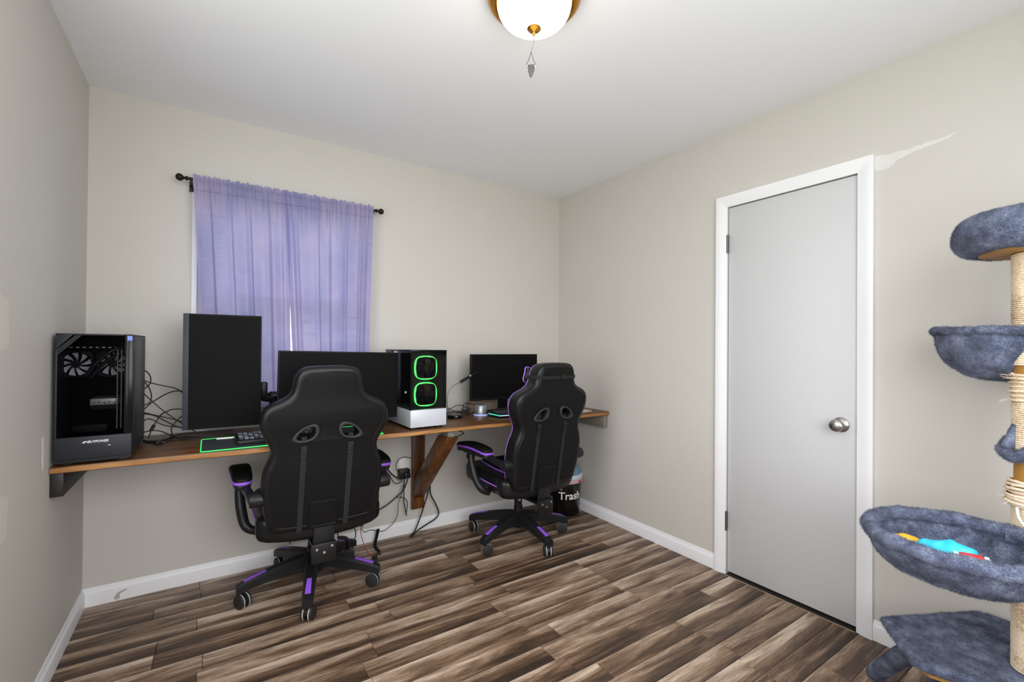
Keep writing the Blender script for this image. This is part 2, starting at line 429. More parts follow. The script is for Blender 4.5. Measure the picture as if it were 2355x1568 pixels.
class MB:
    def __init__(s):
        s.v = []
        s.f = []
    def add(s, vs, fs):
        b = len(s.v)
        s.v += [tuple(x) for x in vs]
        s.f += [tuple(i + b for i in f) for f in fs]
        return s
    def box(s, x0, x1, y0, y1, z0, z1, mtx=None):
        vs = [Vector(p) for p in ((x0, y0, z0), (x1, y0, z0), (x1, y1, z0), (x0, y1, z0), (x0, y0, z1), (x1, y0, z1), (x1, y1, z1), (x0, y1, z1))]
        if mtx is not None:
            vs = [mtx @ v for v in vs]
        return s.add(vs, [(3, 2, 1, 0), (4, 5, 6, 7), (0, 1, 5, 4), (1, 2, 6, 5), (2, 3, 7, 6), (3, 0, 4, 7)])
    def prism(s, poly, z0, z1, fn=None):
        n = len(poly)
        a = 0.0
        for i in range(n):
            a += poly[i][0] * poly[(i + 1) % n][1] - poly[(i + 1) % n][0] * poly[i][1]
        if a < 0:
            poly = list(reversed(poly))
        vs = [(p[0], p[1], z0) for p in poly] + [(p[0], p[1], z1) for p in poly]
        if fn:
            vs = [fn(*p) for p in vs]
        return s.add(vs, [tuple(reversed(range(n))), tuple(range(n, 2 * n))] + [(i, (i + 1) % n, n + (i + 1) % n, n + i) for i in range(n)])
    def rings(s, rings, cap0=True, cap1=True):
        n = len(rings[0])
        vs = [p for r in rings for p in r]
        fs = []
        for i in range(len(rings) - 1):
            for j in range(n):
                fs.append((i * n + j, i * n + (j + 1) % n, (i + 1) * n + (j + 1) % n, (i + 1) * n + j))
        if cap0: fs.append(tuple(reversed(range(n))))
        if cap1: fs.append(tuple(range((len(rings) - 1) * n, len(rings) * n)))
        return s.add(vs, fs)
    def lathe(s, prof, seg=32, c=(0, 0), mtx=None, cap0=True, cap1=True, ex=1.0):
        rs = []
        for r, z in prof:
            r = max(r, 1e-4)
            ring = [Vector((c[0] + r * math.cos(2 * PI * j / seg), c[1] + ex * r * math.sin(2 * PI * j / seg), z)) for j in range(seg)]
            if mtx is not None:
                ring = [mtx @ p for p in ring]
            rs.append(ring)
        return s.rings(rs, cap0, cap1)
    def cyl(s, p0, p1, r0, r1=None, seg=20):
        p0, p1 = Vector(p0), Vector(p1)
        r1 = r0 if r1 is None else r1
        d = (p1 - p0).normalized()
        a = d.orthogonal().normalized()
        b = d.cross(a)
        return s.rings([[p + (a * math.cos(2 * PI * j / seg) + b * math.sin(2 * PI * j / seg)) * r for j in range(seg)] for p, r in ((p0, r0), (p1, r1))])
    def tube(s, pts, r, seg=8, closed=False):
        P = [Vector(p) for p in pts]
        n = len(P)
        rs = []
        a = None
        for i in range(n):
            if closed:
                t = P[(i + 1) % n] - P[i - 1]
            else:
                t = P[min(i + 1, n - 1)] - P[max(i - 1, 0)]
            if t.length < 1e-9:
                t = Vector((0, 0, 1))
            t.normalize()
            if a is None:
                a = t.orthogonal().normalized()
            else:
                a = a - t * a.dot(t)
                if a.length < 1e-6:
                    a = t.orthogonal()
                a.normalize()
            b = t.cross(a)
            rr = r(i / max(1, n - 1)) if callable(r) else r
            rs.append([P[i] + (a * math.cos(2 * PI * j / seg) + b * math.sin(2 * PI * j / seg)) * rr for j in range(seg)])
        if closed:
            rs.append(rs[0])
            return s.rings(rs, False, False)
        return s.rings(rs)
    def sphere(s, c, rx, ry=None, rz=None, seg=20, rg=12):
        ry = rx if ry is None else ry
        rz = rx if rz is None else rz
        c = Vector(c)
        rs = []
        for i in range(rg + 1):
            t = PI * i / rg
            k = max(math.sin(t), 1e-4)
            rs.append([c + Vector((rx * k * math.cos(2 * PI * j / seg), ry * k * math.sin(2 * PI * j / seg), -rz * math.cos(t))) for j in range(seg)])
        return s.rings(rs)
    def mesh(s, name='m', bevel=0.0, bseg=2):
        me = bpy.data.meshes.new(name)
        me.from_pydata(s.v, [], s.f)
        bm = bmesh.new()
        bm.from_mesh(me)
        bmesh.ops.recalc_face_normals(bm, faces=bm.faces)
        if bevel:
            ed = [e for e in bm.edges if len(e.link_faces) == 2 and e.calc_face_angle(0) > R(30)]
            bmesh.ops.bevel(bm, geom=ed, offset=bevel, segments=bseg, profile=0.5, affect='EDGES', clamp_overlap=True)
        bm.to_mesh(me)
        bm.free()
        return me
    def build(s, name, mat, parent=None, bevel=0.0, bseg=2, smooth=35):
        return link(name, s.mesh(name, bevel, bseg), mat, parent, smooth)

def plate_mesh(outer, thick, bev=0.0, holes=(), res=3, fn=None, name='plate'):
    """rounded flat plate with holes: outline in XY, thickness centred on Z; fn maps (x,y,z)"""
    cd = bpy.data.curves.new(name, 'CURVE')
    cd.dimensions = '2D'
    cd.fill_mode = 'BOTH'
    cd.extrude = max(thick / 2 - bev, 0.0001)
    cd.bevel_depth = bev
    cd.bevel_resolution = res
    cd.offset = -bev
    for poly in (outer,) + tuple(holes):
        sp = cd.splines.new('POLY')
        sp.points.add(len(poly) - 1)
        for i, p in enumerate(poly):
            sp.points[i].co = (p[0], p[1], 0, 1)
        sp.use_cyclic_u = True
    o = bpy.data.objects.new(name, cd)
    COL.objects.link(o)
    bpy.context.view_layer.update()
    me = bpy.data.meshes.new_from_object(o.evaluated_get(bpy.context.evaluated_depsgraph_get()))
    bpy.data.objects.remove(o)
    bpy.data.curves.remove(cd)
    bm = bmesh.new()
    bm.from_mesh(me)
    bmesh.ops.remove_doubles(bm, verts=bm.verts, dist=1e-5)
    if fn:
        for v in bm.verts:
            v.co = Vector(fn(*v.co))
    bmesh.ops.recalc_face_normals(bm, faces=bm.faces)
    bm.to_mesh(me)
    bm.free()
    return me

def rrect(w, h, r, n=5, cx=0, cy=0):
    out = []
    for k, (sx, sy) in enumerate(((1, 1), (-1, 1), (-1, -1), (1, -1))):
        for j in range(n + 1):
            a = PI / 2 * (k + j / n)
            out.append((cx + sx * (w / 2 - r) + r * math.cos(a), cy + sy * (h / 2 - r) + r * math.sin(a)))
    return out

def circle(r, n=32, cx=0, cy=0, p=2.0):
    out = []
    for j in range(n):
        a = 2 * PI * j / n
        c, s_ = math.cos(a), math.sin(a)
        k = (abs(c) ** p + abs(s_) ** p) ** (-1 / p)
        out.append((cx + r * k * c, cy + r * k * s_))
    return out

def inset(poly, d):
    n = len(poly)
    a = sum(poly[i][0] * poly[(i + 1) % n][1] - poly[(i + 1) % n][0] * poly[i][1] for i in range(n))
    sg = 1 if a > 0 else -1
    out = []
    for i in range(n):
        p0, p1, p2 = Vector(poly[i - 1][:2]), Vector(poly[i][:2]), Vector(poly[(i + 1) % n][:2])
        t = (p2 - p0)
        t.normalize()
        nrm = Vector((-t.y, t.x)) * sg
        q = p1 + nrm * d
        out.append((q.x, q.y))
    return out

def text_mesh(txt, size, ext=0.0006, shear=0.0, bold=0.0, fn=None, name='text'):
    cd = bpy.data.curves.new(name, 'FONT')
    cd.body = txt
    cd.size = size
    cd.extrude = ext
    cd.shear = shear
    cd.offset = bold
    cd.align_x = 'CENTER'
    cd.align_y = 'CENTER'
    o = bpy.data.objects.new(name, cd)
    COL.objects.link(o)
    bpy.context.view_layer.update()
    me = bpy.data.meshes.new_from_object(o.evaluated_get(bpy.context.evaluated_depsgraph_get()))
    bpy.data.objects.remove(o)
    bpy.data.curves.remove(cd)
    if fn:
        for v in me.vertices:
            v.co = Vector(fn(*v.co))
    return me

def struct(o):
    o['kind'] = 'structure'
    return o

# ================================================================== STRUCTURE
# ---- floor with laminate strips
fl = struct(MB().box(-W - 0.1, 0.1, -L - 0.1, 0.1, -0.10, -0.0065).build('floor', 'dark_gap'))
ROW = 0.0983
ends_cycle = [[-2.39, -1.68, -1.20, -0.38], [-2.53, -1.79, -1.10, -0.60], [-2.39, -1.87, -1.21, -0.60], [-1.80, -1.23, -0.59], [-2.55, -1.80, -1.10, -0.60], [-2.39, -1.66, -1.20, -0.27]]
pl_cache = {}
nrow = int(L / ROW) + 1
for i in range(nrow):
    y1 = -0.002 - i * ROW
    y0 = max(y1 - ROW, -L)
    if y1 - y0 < 0.01:
        continue
    xs = [-W] + [e + random.uniform(-0.02, 0.02) for e in ends_cycle[(i * 5 + i // 6) % 6]] + [0.0]
    for a, b in zip(xs[:-1], xs[1:]):
        ln = round((b - a) / 0.02) * 0.02
        key = (ln, round(y1 - y0, 3))
        if key not in pl_cache:
            g = 0.0007
            pl_cache[key] = MB().box(-0.5 + g, 0.5 - g, -0.5 + g / 0.1, 0.5 - g / 0.1, -0.006, 0.0)
            mb = MB().box(-ln / 2 + g, ln / 2 - g, -(y1 - y0) / 2 + g, (y1 - y0) / 2 - g, -0.006, 0.0)
            me = mb.mesh('plank', 0.0012, 1)
            me.materials.append(M['plank'])
            pl_cache[key] = me
        o = bpy.data.objects.new('plank', pl_cache[key])
        COL.objects.link(o)
        o.location = ((a + b) / 2, (y0 + y1) / 2, 0)
        o.scale = ((b - a) / ln, 1, 1)
        o.parent = fl

# ---- walls
WX0, WX1, WZ0, WZ1 = -2.425, -1.560, 0.93, 2.03      # window opening in back wall
wb = MB()
wb.box(-W - 0.12, WX0, 0, 0.12, -0.1, H + 0.1).box(WX1, 0.12, 0, 0.12, -0.1, H + 0.1)
wb.box(WX0, WX1, 0, 0.12, -0.1, WZ0).box(WX0, WX1, 0, 0.12, WZ1, H + 0.1)
struct(wb.build('wall_back', 'wall'))
SY0, SY1, SZ0, SZ1 = -2.51, -1.21, 0.75, 2.25         # added window opening in the left wall, out of view, for side light
wl = MB().box(-W - 0.12, -W, SY1, 0, -0.1, H + 0.1).box(-W - 0.12, -W, -L, SY0, -0.1, H + 0.1)
wl = struct(wl.box(-W - 0.12, -W, SY0, SY1, -0.1, SZ0).box(-W - 0.12, -W, SY0, SY1, SZ1, H + 0.1).build('wall_left', 'wall'))
DY0, DY1, DZ = -2.058, -1.452, 2.006                  # door opening
wr = MB()
wr.box(0, 0.12, DY1, 0, -0.1, H + 0.1).box(0, 0.12, -L, DY0, -0.1, H + 0.1).box(0, 0.12, DY0, DY1, DZ, H + 0.1)
wr.box(0.05, 0.12, DY0, DY1, -0.1, DZ)
wall_r = struct(wr.build('wall_right', 'wall'))
FX0, FX1, FZ0, FZ1 = -2.75, -0.75, 0.74, 2.30         # assumed window behind the photographer, enlarged for softer light
wf = MB()
wf.box(-W - 0.12, FX0, -L - 0.12, -L, -0.1, H + 0.1).box(FX1, 0.12, -L - 0.12, -L, -0.1, H + 0.1)
wf.box(FX0, FX1, -L - 0.12, -L, -0.1, FZ0).box(FX0, FX1, -L - 0.12, -L, FZ1, H + 0.1)
struct(wf.build('wall_front', 'wall'))
struct(MB().box(-W - 0.12, 0.12, -L - 0.12, 0.12, H, H + 0.1).build('ceiling', 'ceiling'))

# spackle and touch-up patches on the walls
def blob(pts, thick, fn, name, mat, parent, jit=0.0):
    rj = random.Random(len(pts))
    poly = [(p.x + rj.uniform(-1, 1) * jit, p.y + rj.uniform(-1, 1) * jit) for p in crom([(a, b, 0) for a, b in pts], 5, True)]
    MB().prism(poly, 0, thick, fn).build(name, mat, parent)
fR = lambda a, b, c: (-c, a, b)
blob([(-2.116, 2.058), (-2.16, 2.052), (-2.22, 2.052), (-2.30, 2.058), (-2.37, 2.064), (-2.35, 2.050), (-2.28, 2.038), (-2.235, 2.030), (-2.20, 2.020), (-2.165, 1.996), (-2.14, 1.992), (-2.118, 2.000)], 0.0012, fR, 'plaster_patch', 'patch', wall_r, 0.003)
fL = lambda a, b, c: (-W + c, a, b)
blob([(-1.12, 1.36), (-1.0, 1.355), (-0.985, 1.29), (-0.985, 1.225), (-1.05, 1.212), (-1.12, 1.22)], 0.0006, fL, 'paint_patch', 'patch_paint', wl)
blob([(-1.12, 0.80), (-0.985, 0.79), (-0.975, 0.73), (-0.98, 0.675), (-1.03, 0.665), (-1.12, 0.68)], 0.0006, fL, 'paint_patch', 'patch_paint', wl)
blob([(-0.648, 0.893), (-0.632, 0.893), (-0.625, 0.84), (-0.632, 0.79), (-0.645, 0.80)], 0.0008, fL, 'paint_patch', 'patch', wl)

# ---- baseboards
BH, BT = 0.084, 0.012
prof = [(0, 0), (BT, 0), (BT, BH * 0.70), (BT * 0.92, BH * 0.74), (BT * 0.55, BH * 0.80), (BT * 0.50, BH * 0.90), (BT * 0.25, BH), (0, BH)]
def baseboard(name, fn, a, b):
    return struct(MB().prism(prof, a, b, fn).build(name, 'trim', smooth=50))
bb = baseboard('baseboard_back', lambda p, z, t: (t, -p, z), -W, 0)
baseboard('baseboard_left', lambda p, z, t: (-W + p, t, z), -L, -BT)
baseboard('baseboard_right', lambda p, z, t: (-p, t, z), -1.390, -BT)
baseboard('baseboard_right', lambda p, z, t: (-p, t, z), -L, -2.110)
blob([(-2.735, 0.010), (-2.725, 0.035), (-2.700, 0.047), (-2.685, 0.044), (-2.712, 0.030), (-2.715, 0.008)], 0.0004, lambda a, b, c: (a, -BT - c, b), 'scuff_mark', 'wheel_ring', bb)

# ---- door
door = struct(MB().box(0.004, 0.040, DY0 + 0.004, DY1 - 0.004, 0.016, DZ - 0.004).build('door_1', 'door', bevel=0.0015))
kb_ = MB()
mk = Matrix.Translation((0.004, -1.992, 0.893)) @ Matrix.Rotation(R(-90), 4, 'Y')
kb_.lathe([(0.033, 0.0), (0.033, 0.004), (0.029, 0.008), (0.014, 0.012), (0.012, 0.030), (0.020, 0.036), (0.0265, 0.044), (0.0275, 0.052), (0.025, 0.060), (0.017, 0.065), (0.006, 0.066), (0.006, 0.068), (0.001, 0.068)], 32, mtx=mk)
kn = kb_.build('knob', 'nickel', door, smooth=40)
kn['label'] = 'brushed nickel door knob'
for z0, z1 in ((1.754, 1.855), (0.238, 0.343)):
    h = MB()
    for q in range(3):
        zz = z0 + (z1 - z0) * q / 3
        h.cyl((-0.0062, -1.4535, zz), (-0.0062, -1.4535, zz + (z1 - z0) / 3 - 0.0012), 0.0058, seg=14)
    h.box(-0.0012, 0.006, -1.452, -1.440, z0, z1)
    h.build('hinge', 'hinge', door)
MB().box(-0.0005, 0.012, -2.0575, -2.0525, 0.86, 0.93).build('strike_plate', 'hinge', door)
# casing, mitred
CW = 0.060
prof_c = [(0, 0), (0.018, 0.0), (0.019, 0.012), (0.016, 0.030), (0.011, 0.050), (0.009, CW), (0, CW)]  # depth, width from outer edge
def casing(name, corners):
    mb = MB()
    (o0, i0), (o1, i1) = corners
    r0 = []
    r1 = []
    for d, w in prof_c:
        t = w / CW
        a = Vector((0, *o0)).lerp(Vector((0, *i0)), t)
        b = Vector((0, *o1)).lerp(Vector((0, *i1)), t)
        a.x = b.x = -d
        r0.append(a)
        r1.append(b)
    mb.rings([r0, r1])
    return struct(mb.build(name, 'trim', smooth=25))
oL, oR, iL, iR = -1.392, -2.116, -1.392 - CW, -2.116 + CW
zt, zi = 2.066, 2.006
casing('trim_1', [((oL, 0.0), (iL, 0.0)), ((oL, zt), (iL, zi))])
casing('trim_2', [((oR, 0.0), (iR, 0.0)), ((oR, zt), (iR, zi))])
casing('trim_3', [((oL, zt), (iL, zi)), ((oR, zt), (iR, zi))])
struct(MB().box(-0.020, -0.014, iR, iL, 0.0, 0.0025).build('trim_4', 'cardboard'))
struct(MB().box(-0.0138, 0.05, iR, iL, -0.004, 0.0008).build('door_gap_shade', 'dark_gap'))  # dark strip painting the shade in the gap under the door

# ---- window behind the curtains
w1 = thing('window_1', None, None)
struct(w1)
f = MB()
f.box(WX0 - 0.024, WX0, -0.006, 0.03, WZ0 - 0.024, WZ1 + 0.024)
f.build('window_frame', 'trim', w1, bevel=0.002)
MB().box(WX1, WX1 + 0.024, -0.006, 0.03, WZ0 - 0.024, WZ1 + 0.024).build('window_frame', 'trim', w1, bevel=0.002)
MB().box(WX0, WX1, -0.006, 0.03, WZ1, WZ1 + 0.024).build('window_frame', 'trim', w1, bevel=0.002)
MB().box(WX0 - 0.03, WX1 + 0.03, -0.030, 0.05, WZ0 - 0.024, WZ0).build('window_sill', 'trim', w1, bevel=0.003)
zm = (WZ0 + WZ1) / 2
for z0, z1, yy in ((WZ0, zm + 0.02, 0.055), (zm - 0.02, WZ1, 0.085)):
    for x0, x1, a, b in ((WX0, WX0 + 0.04, z0, z1), (WX1 - 0.04, WX1, z0, z1), (WX0 + 0.04, WX1 - 0.04, z0, z0 + 0.04), (WX0 + 0.04, WX1 - 0.04, z1 - 0.04, z1)):
        MB().box(x0, x1, yy, yy + 0.028, a, b).build('sash', 'vinyl', w1)
    MB().box(WX0 + 0.04, WX1 - 0.04, yy + 0.012, yy + 0.016, z0 + 0.04, z1 - 0.04).build('pane', 'clear_glass', w1)
# unseen window behind the camera, put in for fill light
w2 = struct(thing('fill_window_back', None, None))
for x0, x1, a, b in ((FX0, FX0 + 0.05, FZ0, FZ1), (FX1 - 0.05, FX1, FZ0, FZ1), (FX0 + 0.05, FX1 - 0.05, FZ0, FZ0 + 0.05), (FX0 + 0.05, FX1 - 0.05, FZ1 - 0.05, FZ1), ((FX0 + FX1) / 2 - 0.03, (FX0 + FX1) / 2 + 0.03, FZ0 + 0.05, FZ1 - 0.05)):
    MB().box(x0, x1, -L - 0.09, -L - 0.04, a, b).build('sash', 'vinyl', w2)
w3 = struct(thing('fill_window_left', None, None))  # added window, never in view, placed to light the right wall evenly
for y0, y1, a, b in ((SY0, SY0 + 0.05, SZ0, SZ1), (SY1 - 0.05, SY1, SZ0, SZ1), (SY0 + 0.05, SY1 - 0.05, SZ0, SZ0 + 0.05), (SY0 + 0.05, SY1 - 0.05, SZ1 - 0.05, SZ1), (SY0 + 0.05, SY1 - 0.05, 1.48, 1.52)):
    MB().box(-W - 0.09, -W - 0.04, y0, y1, a, b).build('sash', 'vinyl', w3)
struct(MB().box(-40, 40, -40, 40, -0.75, -0.6).build('ground', 'lawn'))

# ================================================================== CEILING LIGHT
LX, LY = -1.455, -1.625
cl = thing('ceiling_light', 'lit frosted dome ceiling light with brass rim', 'ceiling light', (LX, LY, H))
MB().lathe([(0.158, 0.0), (0.163, -0.012), (0.158, -0.028), (0.148, -0.038), (0.138, -0.044), (0.128, -0.042), (0.125, -0.028)], 48, cap0=True, cap1=False).build('brass_pan', 'brass', cl, smooth=60)
pr = []
for i in range(15):
    t = i / 14 * PI / 2
    pr.append((0.127 * math.cos(t) ** 0.85 if i < 14 else 0.001, -0.040 - 0.080 * math.sin(t)))
MB().lathe(pr, 48, cap0=False).build('glass_dome', 'lamp_glass', cl, smooth=80)
MB().lathe([(0.001, -0.115), (0.019, -0.117), (0.024, -0.122), (0.019, -0.127), (0.006, -0.130), (0.004, -0.134), (0.006, -0.139), (0.004, -0.144), (0.001, -0.146)], 20).build('finial', 'brass', cl, smooth=60)
# pull cord with stone pendant
cord = MB().tube(crom([(0.006, 0.010, -0.135), (0.010, 0.016, -0.160), (0.006, 0.024, -0.185)], 5), 0.0011, 6).build('pull_cord', 'gooseneck', cl)
for sx in (-1, 1):
    MB().tube([(0.006, 0.024, -0.185), (0.006 + sx * 0.007, 0.024 - sx * 0.004, -0.213), (0.006 + sx * 0.015, 0.024 - sx * 0.009, -0.232)], 0.0009, 6).build('wire', 'steel_dark', cord)
    MB().sphere((0.006 + sx * 0.013, 0.024 - sx * 0.008, -0.235), 0.0038, seg=10, rg=6).build('bead', 'chrome', cord)
st = [(-0.011, 0.0), (0.010, 0.003), (0.012, -0.016), (0.005, -0.036), (0.0, -0.042), (-0.005, -0.036), (-0.010, -0.018)]
MB().prism(st, -0.004, 0.004, lambda a, b, c: (0.006 + a * 0.86 + c * 0.5, 0.024 - a * 0.5 + c * 0.86, -0.232 + b)).build('stone_pendant', 'stone', cord, bevel=0.0015)
# point light below the dome, adding the lamp's light to the room
bd = bpy.data.lights.new('bulb', 'POINT')
bd.energy = 1.5
bd.color = (1.0, 0.92, 0.80)
bd.shadow_soft_size = 0.14
bo = bpy.data.objects.new('bulb', bd)
COL.objects.link(bo)
bo.location = (LX, LY, H - 0.30)

# ================================================================== CURTAIN ROD AND CURTAINS
RY, RZ = -0.080, 2.062
rod = thing('curtain_rod', 'dark bronze curtain rod with ball finials above the window', 'curtain rod', (0, 0, 0))
MB().cyl((-2.470, RY, RZ), (-1.520, RY, RZ), 0.0075, seg=16).build('pole', 'bronze', rod)
for sx, x in ((-1, -2.470), (1, -1.520)):
    mt_ = Matrix.Translation((x, RY, RZ)) @ Matrix.Rotation(R(90 * sx), 4, 'Y')
    MB().lathe([(0.010, -0.004), (0.011, 0.004), (0.006, 0.008), (0.006, 0.012), (0.011, 0.015), (0.017, 0.024), (0.018, 0.032), (0.014, 0.041), (0.006, 0.046), (0.001, 0.047)], 20, mtx=mt_).build('finial', 'bronze', rod, smooth=60)
    bx_ = x + (-sx) * 0.018
    b = MB().box(bx_ - 0.006, bx_ + 0.006, RY - 0.004, -0.001, RZ - 0.020, RZ - 0.009)
    b.box(bx_ - 0.010, bx_ + 0.010, -0.006, -0.0005, RZ - 0.045, RZ + 0.006)
    b.build('wall_bracket', 'bronze', rod, bevel=0.0015)

def curtain(label, tl, tr, bl, br, zb, seed, pleats):
    rnd = random.Random(seed)
    NU, NV = 150, 80
    ph = [rnd.uniform(0, 6.28) for _ in range(8)]
    ztop = RZ + 0.022
    me = bpy.data.meshes.new('curtain_panel')
    vs, fs = [], []
    def prof_y(u):
        u = min(max(u, 0.0), 1.0)
        for (a0, b0), (a1, b1) in zip(pleats[:-1], pleats[1:]):
            if a0 <= u <= a1:
                t = (u - a0) / (a1 - a0)
                t = t * t * (3 - 2 * t) * 0.5 + t * 0.5
                return b0 + (b1 - b0) * t
        return pleats[-1][1]
    for j in range(NV + 1):
        v = j / NV
        z = ztop + (zb - ztop) * v
        x0 = tl + (bl - tl) * v ** 0.9
        x1 = tr + (br - tr) * v ** 0.9
        g = min(1, max(0, (v - 0.05) / 0.25))
        for i in range(NU + 1):
            u = i / NU
            # tight gathers in the rod pocket fading to broad flat folds
            rp = abs(z - RZ)
            gath = 0.0060 * math.sin(u * 95 + ph[0] + 2 * math.sin(u * 17 + ph[1])) * math.exp(-(v / 0.10) ** 2)
            wide = prof_y(u + 0.010 * math.sin(2.2 * v + ph[2]) * math.sin(PI * u) )
            wide += 0.0022 * math.sin(u * 23 + ph[3] + v * 1.5)
            y = RY - 0.011 + wide * (0.25 + 0.75 * g) + gath
            if v < 0.035:
                y = min(y, RY - 0.0085)
            # horizontal packing creases
            y += 0.0016 * math.sin(v * 60 + 2 * math.sin(u * 9 + ph[4])) * g * (0.5 + 0.5 * math.sin(u * 13 + ph[5]))
            zz = z + (0.004 * math.sin(u * 60 + ph[6]) + 0.003 * math.sin(u * 131 + ph[7])) * (1 - min(1, v / 0.06)) + (0.010 * math.sin(u * 7 + ph[1]) if j == NV else 0)
            vs.append((x0 + (x1 - x0) * u, min(y, -0.034), zz))
    for j in range(NV):
        for i in range(NU):
            a = j * (NU + 1) + i
            fs.append((a, a + 1, a + NU + 2, a + NU + 1))
    me.from_pydata(vs, [], fs)
    o = link('window_curtain', me, 'satin', None, 180)
    setprops(o, label, 'curtain', 'lavender curtain panels')
    # stitched rod-pocket seam
    sm = [vs[5 * (NU + 1) + i] for i in range(NU + 1)]
    MB().tube([(p[0], p[1] - 0.0008, p[2]) for p in sm], 0.0012, 5).build('pocket_seam', 'satin', o)
    return o
curtain('lavender satin curtain panel hanging behind the portrait monitor', -2.447, -2.010, -2.385, -1.985, 0.885, 3,
        [(0, 0.0), (0.06, 0.010), (0.155, 0.014), (0.175, -0.012), (0.30, -0.004), (0.36, -0.013), (0.385, 0.004), (0.50, -0.010), (0.56, 0.010), (0.585, -0.012), (0.70, 0.002), (0.76, 0.012), (0.80, -0.014), (0.90, 0.008), (0.94, -0.010), (1, 0.004)])
curtain('lavender satin curtain panel on the side nearer the door', -2.035, -1.540, -1.965, -1.565, 0.885, 11,
        [(0, 0.010), (0.05, -0.012), (0.10, 0.012), (0.14, -0.010), (0.28, 0.004), (0.34, -0.008), (0.365, 0.010), (0.47, 0.014), (0.50, -0.013), (0.62, -0.002), (0.68, 0.010), (0.70, -0.008), (0.82, 0.0), (0.86, 0.012), (0.88, -0.012), (0.95, 0.006), (1, -0.004)])

# ================================================================== WALL DESK
ZT, TH = 0.778, 0.025
desk = thing('desk_shelf', 'long dark stained wooden desk shelf running wall to wall', 'desk')
rn = random.Random(5)
front = []
NX = 70
for i in range(NX + 1):
    x = -W + 0.002 + (W - 0.004) * i / NX
    y = -0.578 + 0.006 * math.sin(x * 4.1 + 1.2) + 0.004 * math.sin(x * 9.3) + 0.002 * math.sin(x * 23)
    if x < -2.5:
        y += (x + 2.5) * -0.03
    front.append((x, y))
poly = front + [(-0.002, -0.001), (-W + 0.002, -0.001)]
dt = MB().prism(poly, ZT - TH, ZT).build('desktop', 'desk_wood', desk, bevel=0.003)
ev = MB()
strip = [(x, y - 0.0006) for x, y in front] + [(x, y + 0.002) for x, y in reversed(front)]
ev.prism(strip, ZT - TH + 0.003, ZT - 0.004)
ev.build('front_edge', 'edge_wood', desk)
MB().box(-W + 0.001, -W + 0.038, -0.556, -0.002, ZT - TH - 0.088, ZT - TH - 0.0005).build('side_cleat', 'cleat_wood', desk, bevel=0.002)
MB().box(-0.038, -0.001, -0.556, -0.002, ZT - TH - 0.088, ZT - TH - 0.0005).build('side_cleat', 'cleat_grey', desk, bevel=0.002)
MB().box(-W + 0.04, -0.04, -0.040, -0.002, ZT - TH - 0.088, ZT - TH - 0.0005).build('wall_cleat', 'cleat_wood', desk, bevel=0.002)
bx0, bx1 = -1.252, -1.168
MB().box(bx0, bx1, -0.040, -0.0135, 0.160, ZT - TH - 0.089).build('bracket_post', 'bracket_wood', desk, bevel=0.003)
MB().box(bx0 + 0.02, bx1 - 0.02, -0.520, -0.042, ZT - TH - 0.040, ZT - TH - 0.0005).build('bracket_arm', 'cleat_grey', desk, bevel=0.002)
br = MB()
pa, pb = Vector((0, -0.475, ZT - TH - 0.045)), Vector((0, -0.052, 0.300))
dd = (pb - pa).normalized()
nn = Vector((0, dd.z, -dd.y))
hw = 0.042
q = [pa + nn * hw, pa - nn * hw, pb - nn * hw, pb + nn * hw]
# cut ends: level at the desk, plumb at the wall post
def hitz(p, z): t = (z - p.z) / dd.z; return p + dd * t
def hity(p, y): t = (y - p.y) / dd.y; return p + dd * t
zc = ZT - TH - 0.041
pts = [hitz(pa + nn * hw, zc), hitz(pa - nn * hw, zc), hity(pa - nn * hw, -0.0405), hity(pa + nn * hw, -0.0405)]
br.prism([(p.y, p.z) for p in pts], bx0 + 0.004, bx1 - 0.004, lambda a, b, c: (c, a, b))
br.build('bracket_brace', 'bracket_wood', desk, bevel=0.003)

# ================================================================== GAMING CHAIRS
half = [(0.0, 1.140), (0.060, 1.139), (0.098, 1.134), (0.124, 1.118), (0.140, 1.088), (0.147, 1.048), (0.158, 1.018), (0.186, 0.996), (0.238, 0.972), (0.264, 0.942), (0.272, 0.900), (0.263, 0.850), (0.240, 0.803), (0.227, 0.770), (0.231, 0.735), (0.249, 0.690), (0.258, 0.640), (0.259, 0.580), (0.252, 0.510), (0.240, 0.450), (0.226, 0.412), (0.200, 0.397), (0.120, 0.390), (0.0, 0.387)]
full = half + [(-x, z) for x, z in reversed(half[1:-1])]
OUT = [(p.x, p.y) for p in crom([(x, z, 0) for x, z in full], 3, True)]
hole_b = [(-0.151, 0.818), (-0.138, 0.845), (-0.108, 0.870), (-0.070, 0.884), (-0.047, 0.876), (-0.041, 0.846), (-0.056, 0.818), (-0.090, 0.804), (-0.130, 0.804)]
HOLE_L = [(p.x, p.y) for p in crom([(a, b, 0) for a, b in hole_b], 4, True)]
HOLE_R = [(-x, z) for x, z in HOLE_L]
def shrink(poly, k):
    cx = sum(p[0] for p in poly) / len(poly)
    cy = sum(p[1] for p in poly) / len(poly)
    return [(cx + (x - cx) * k, cy + (z - cy) * k) for x, z in poly]

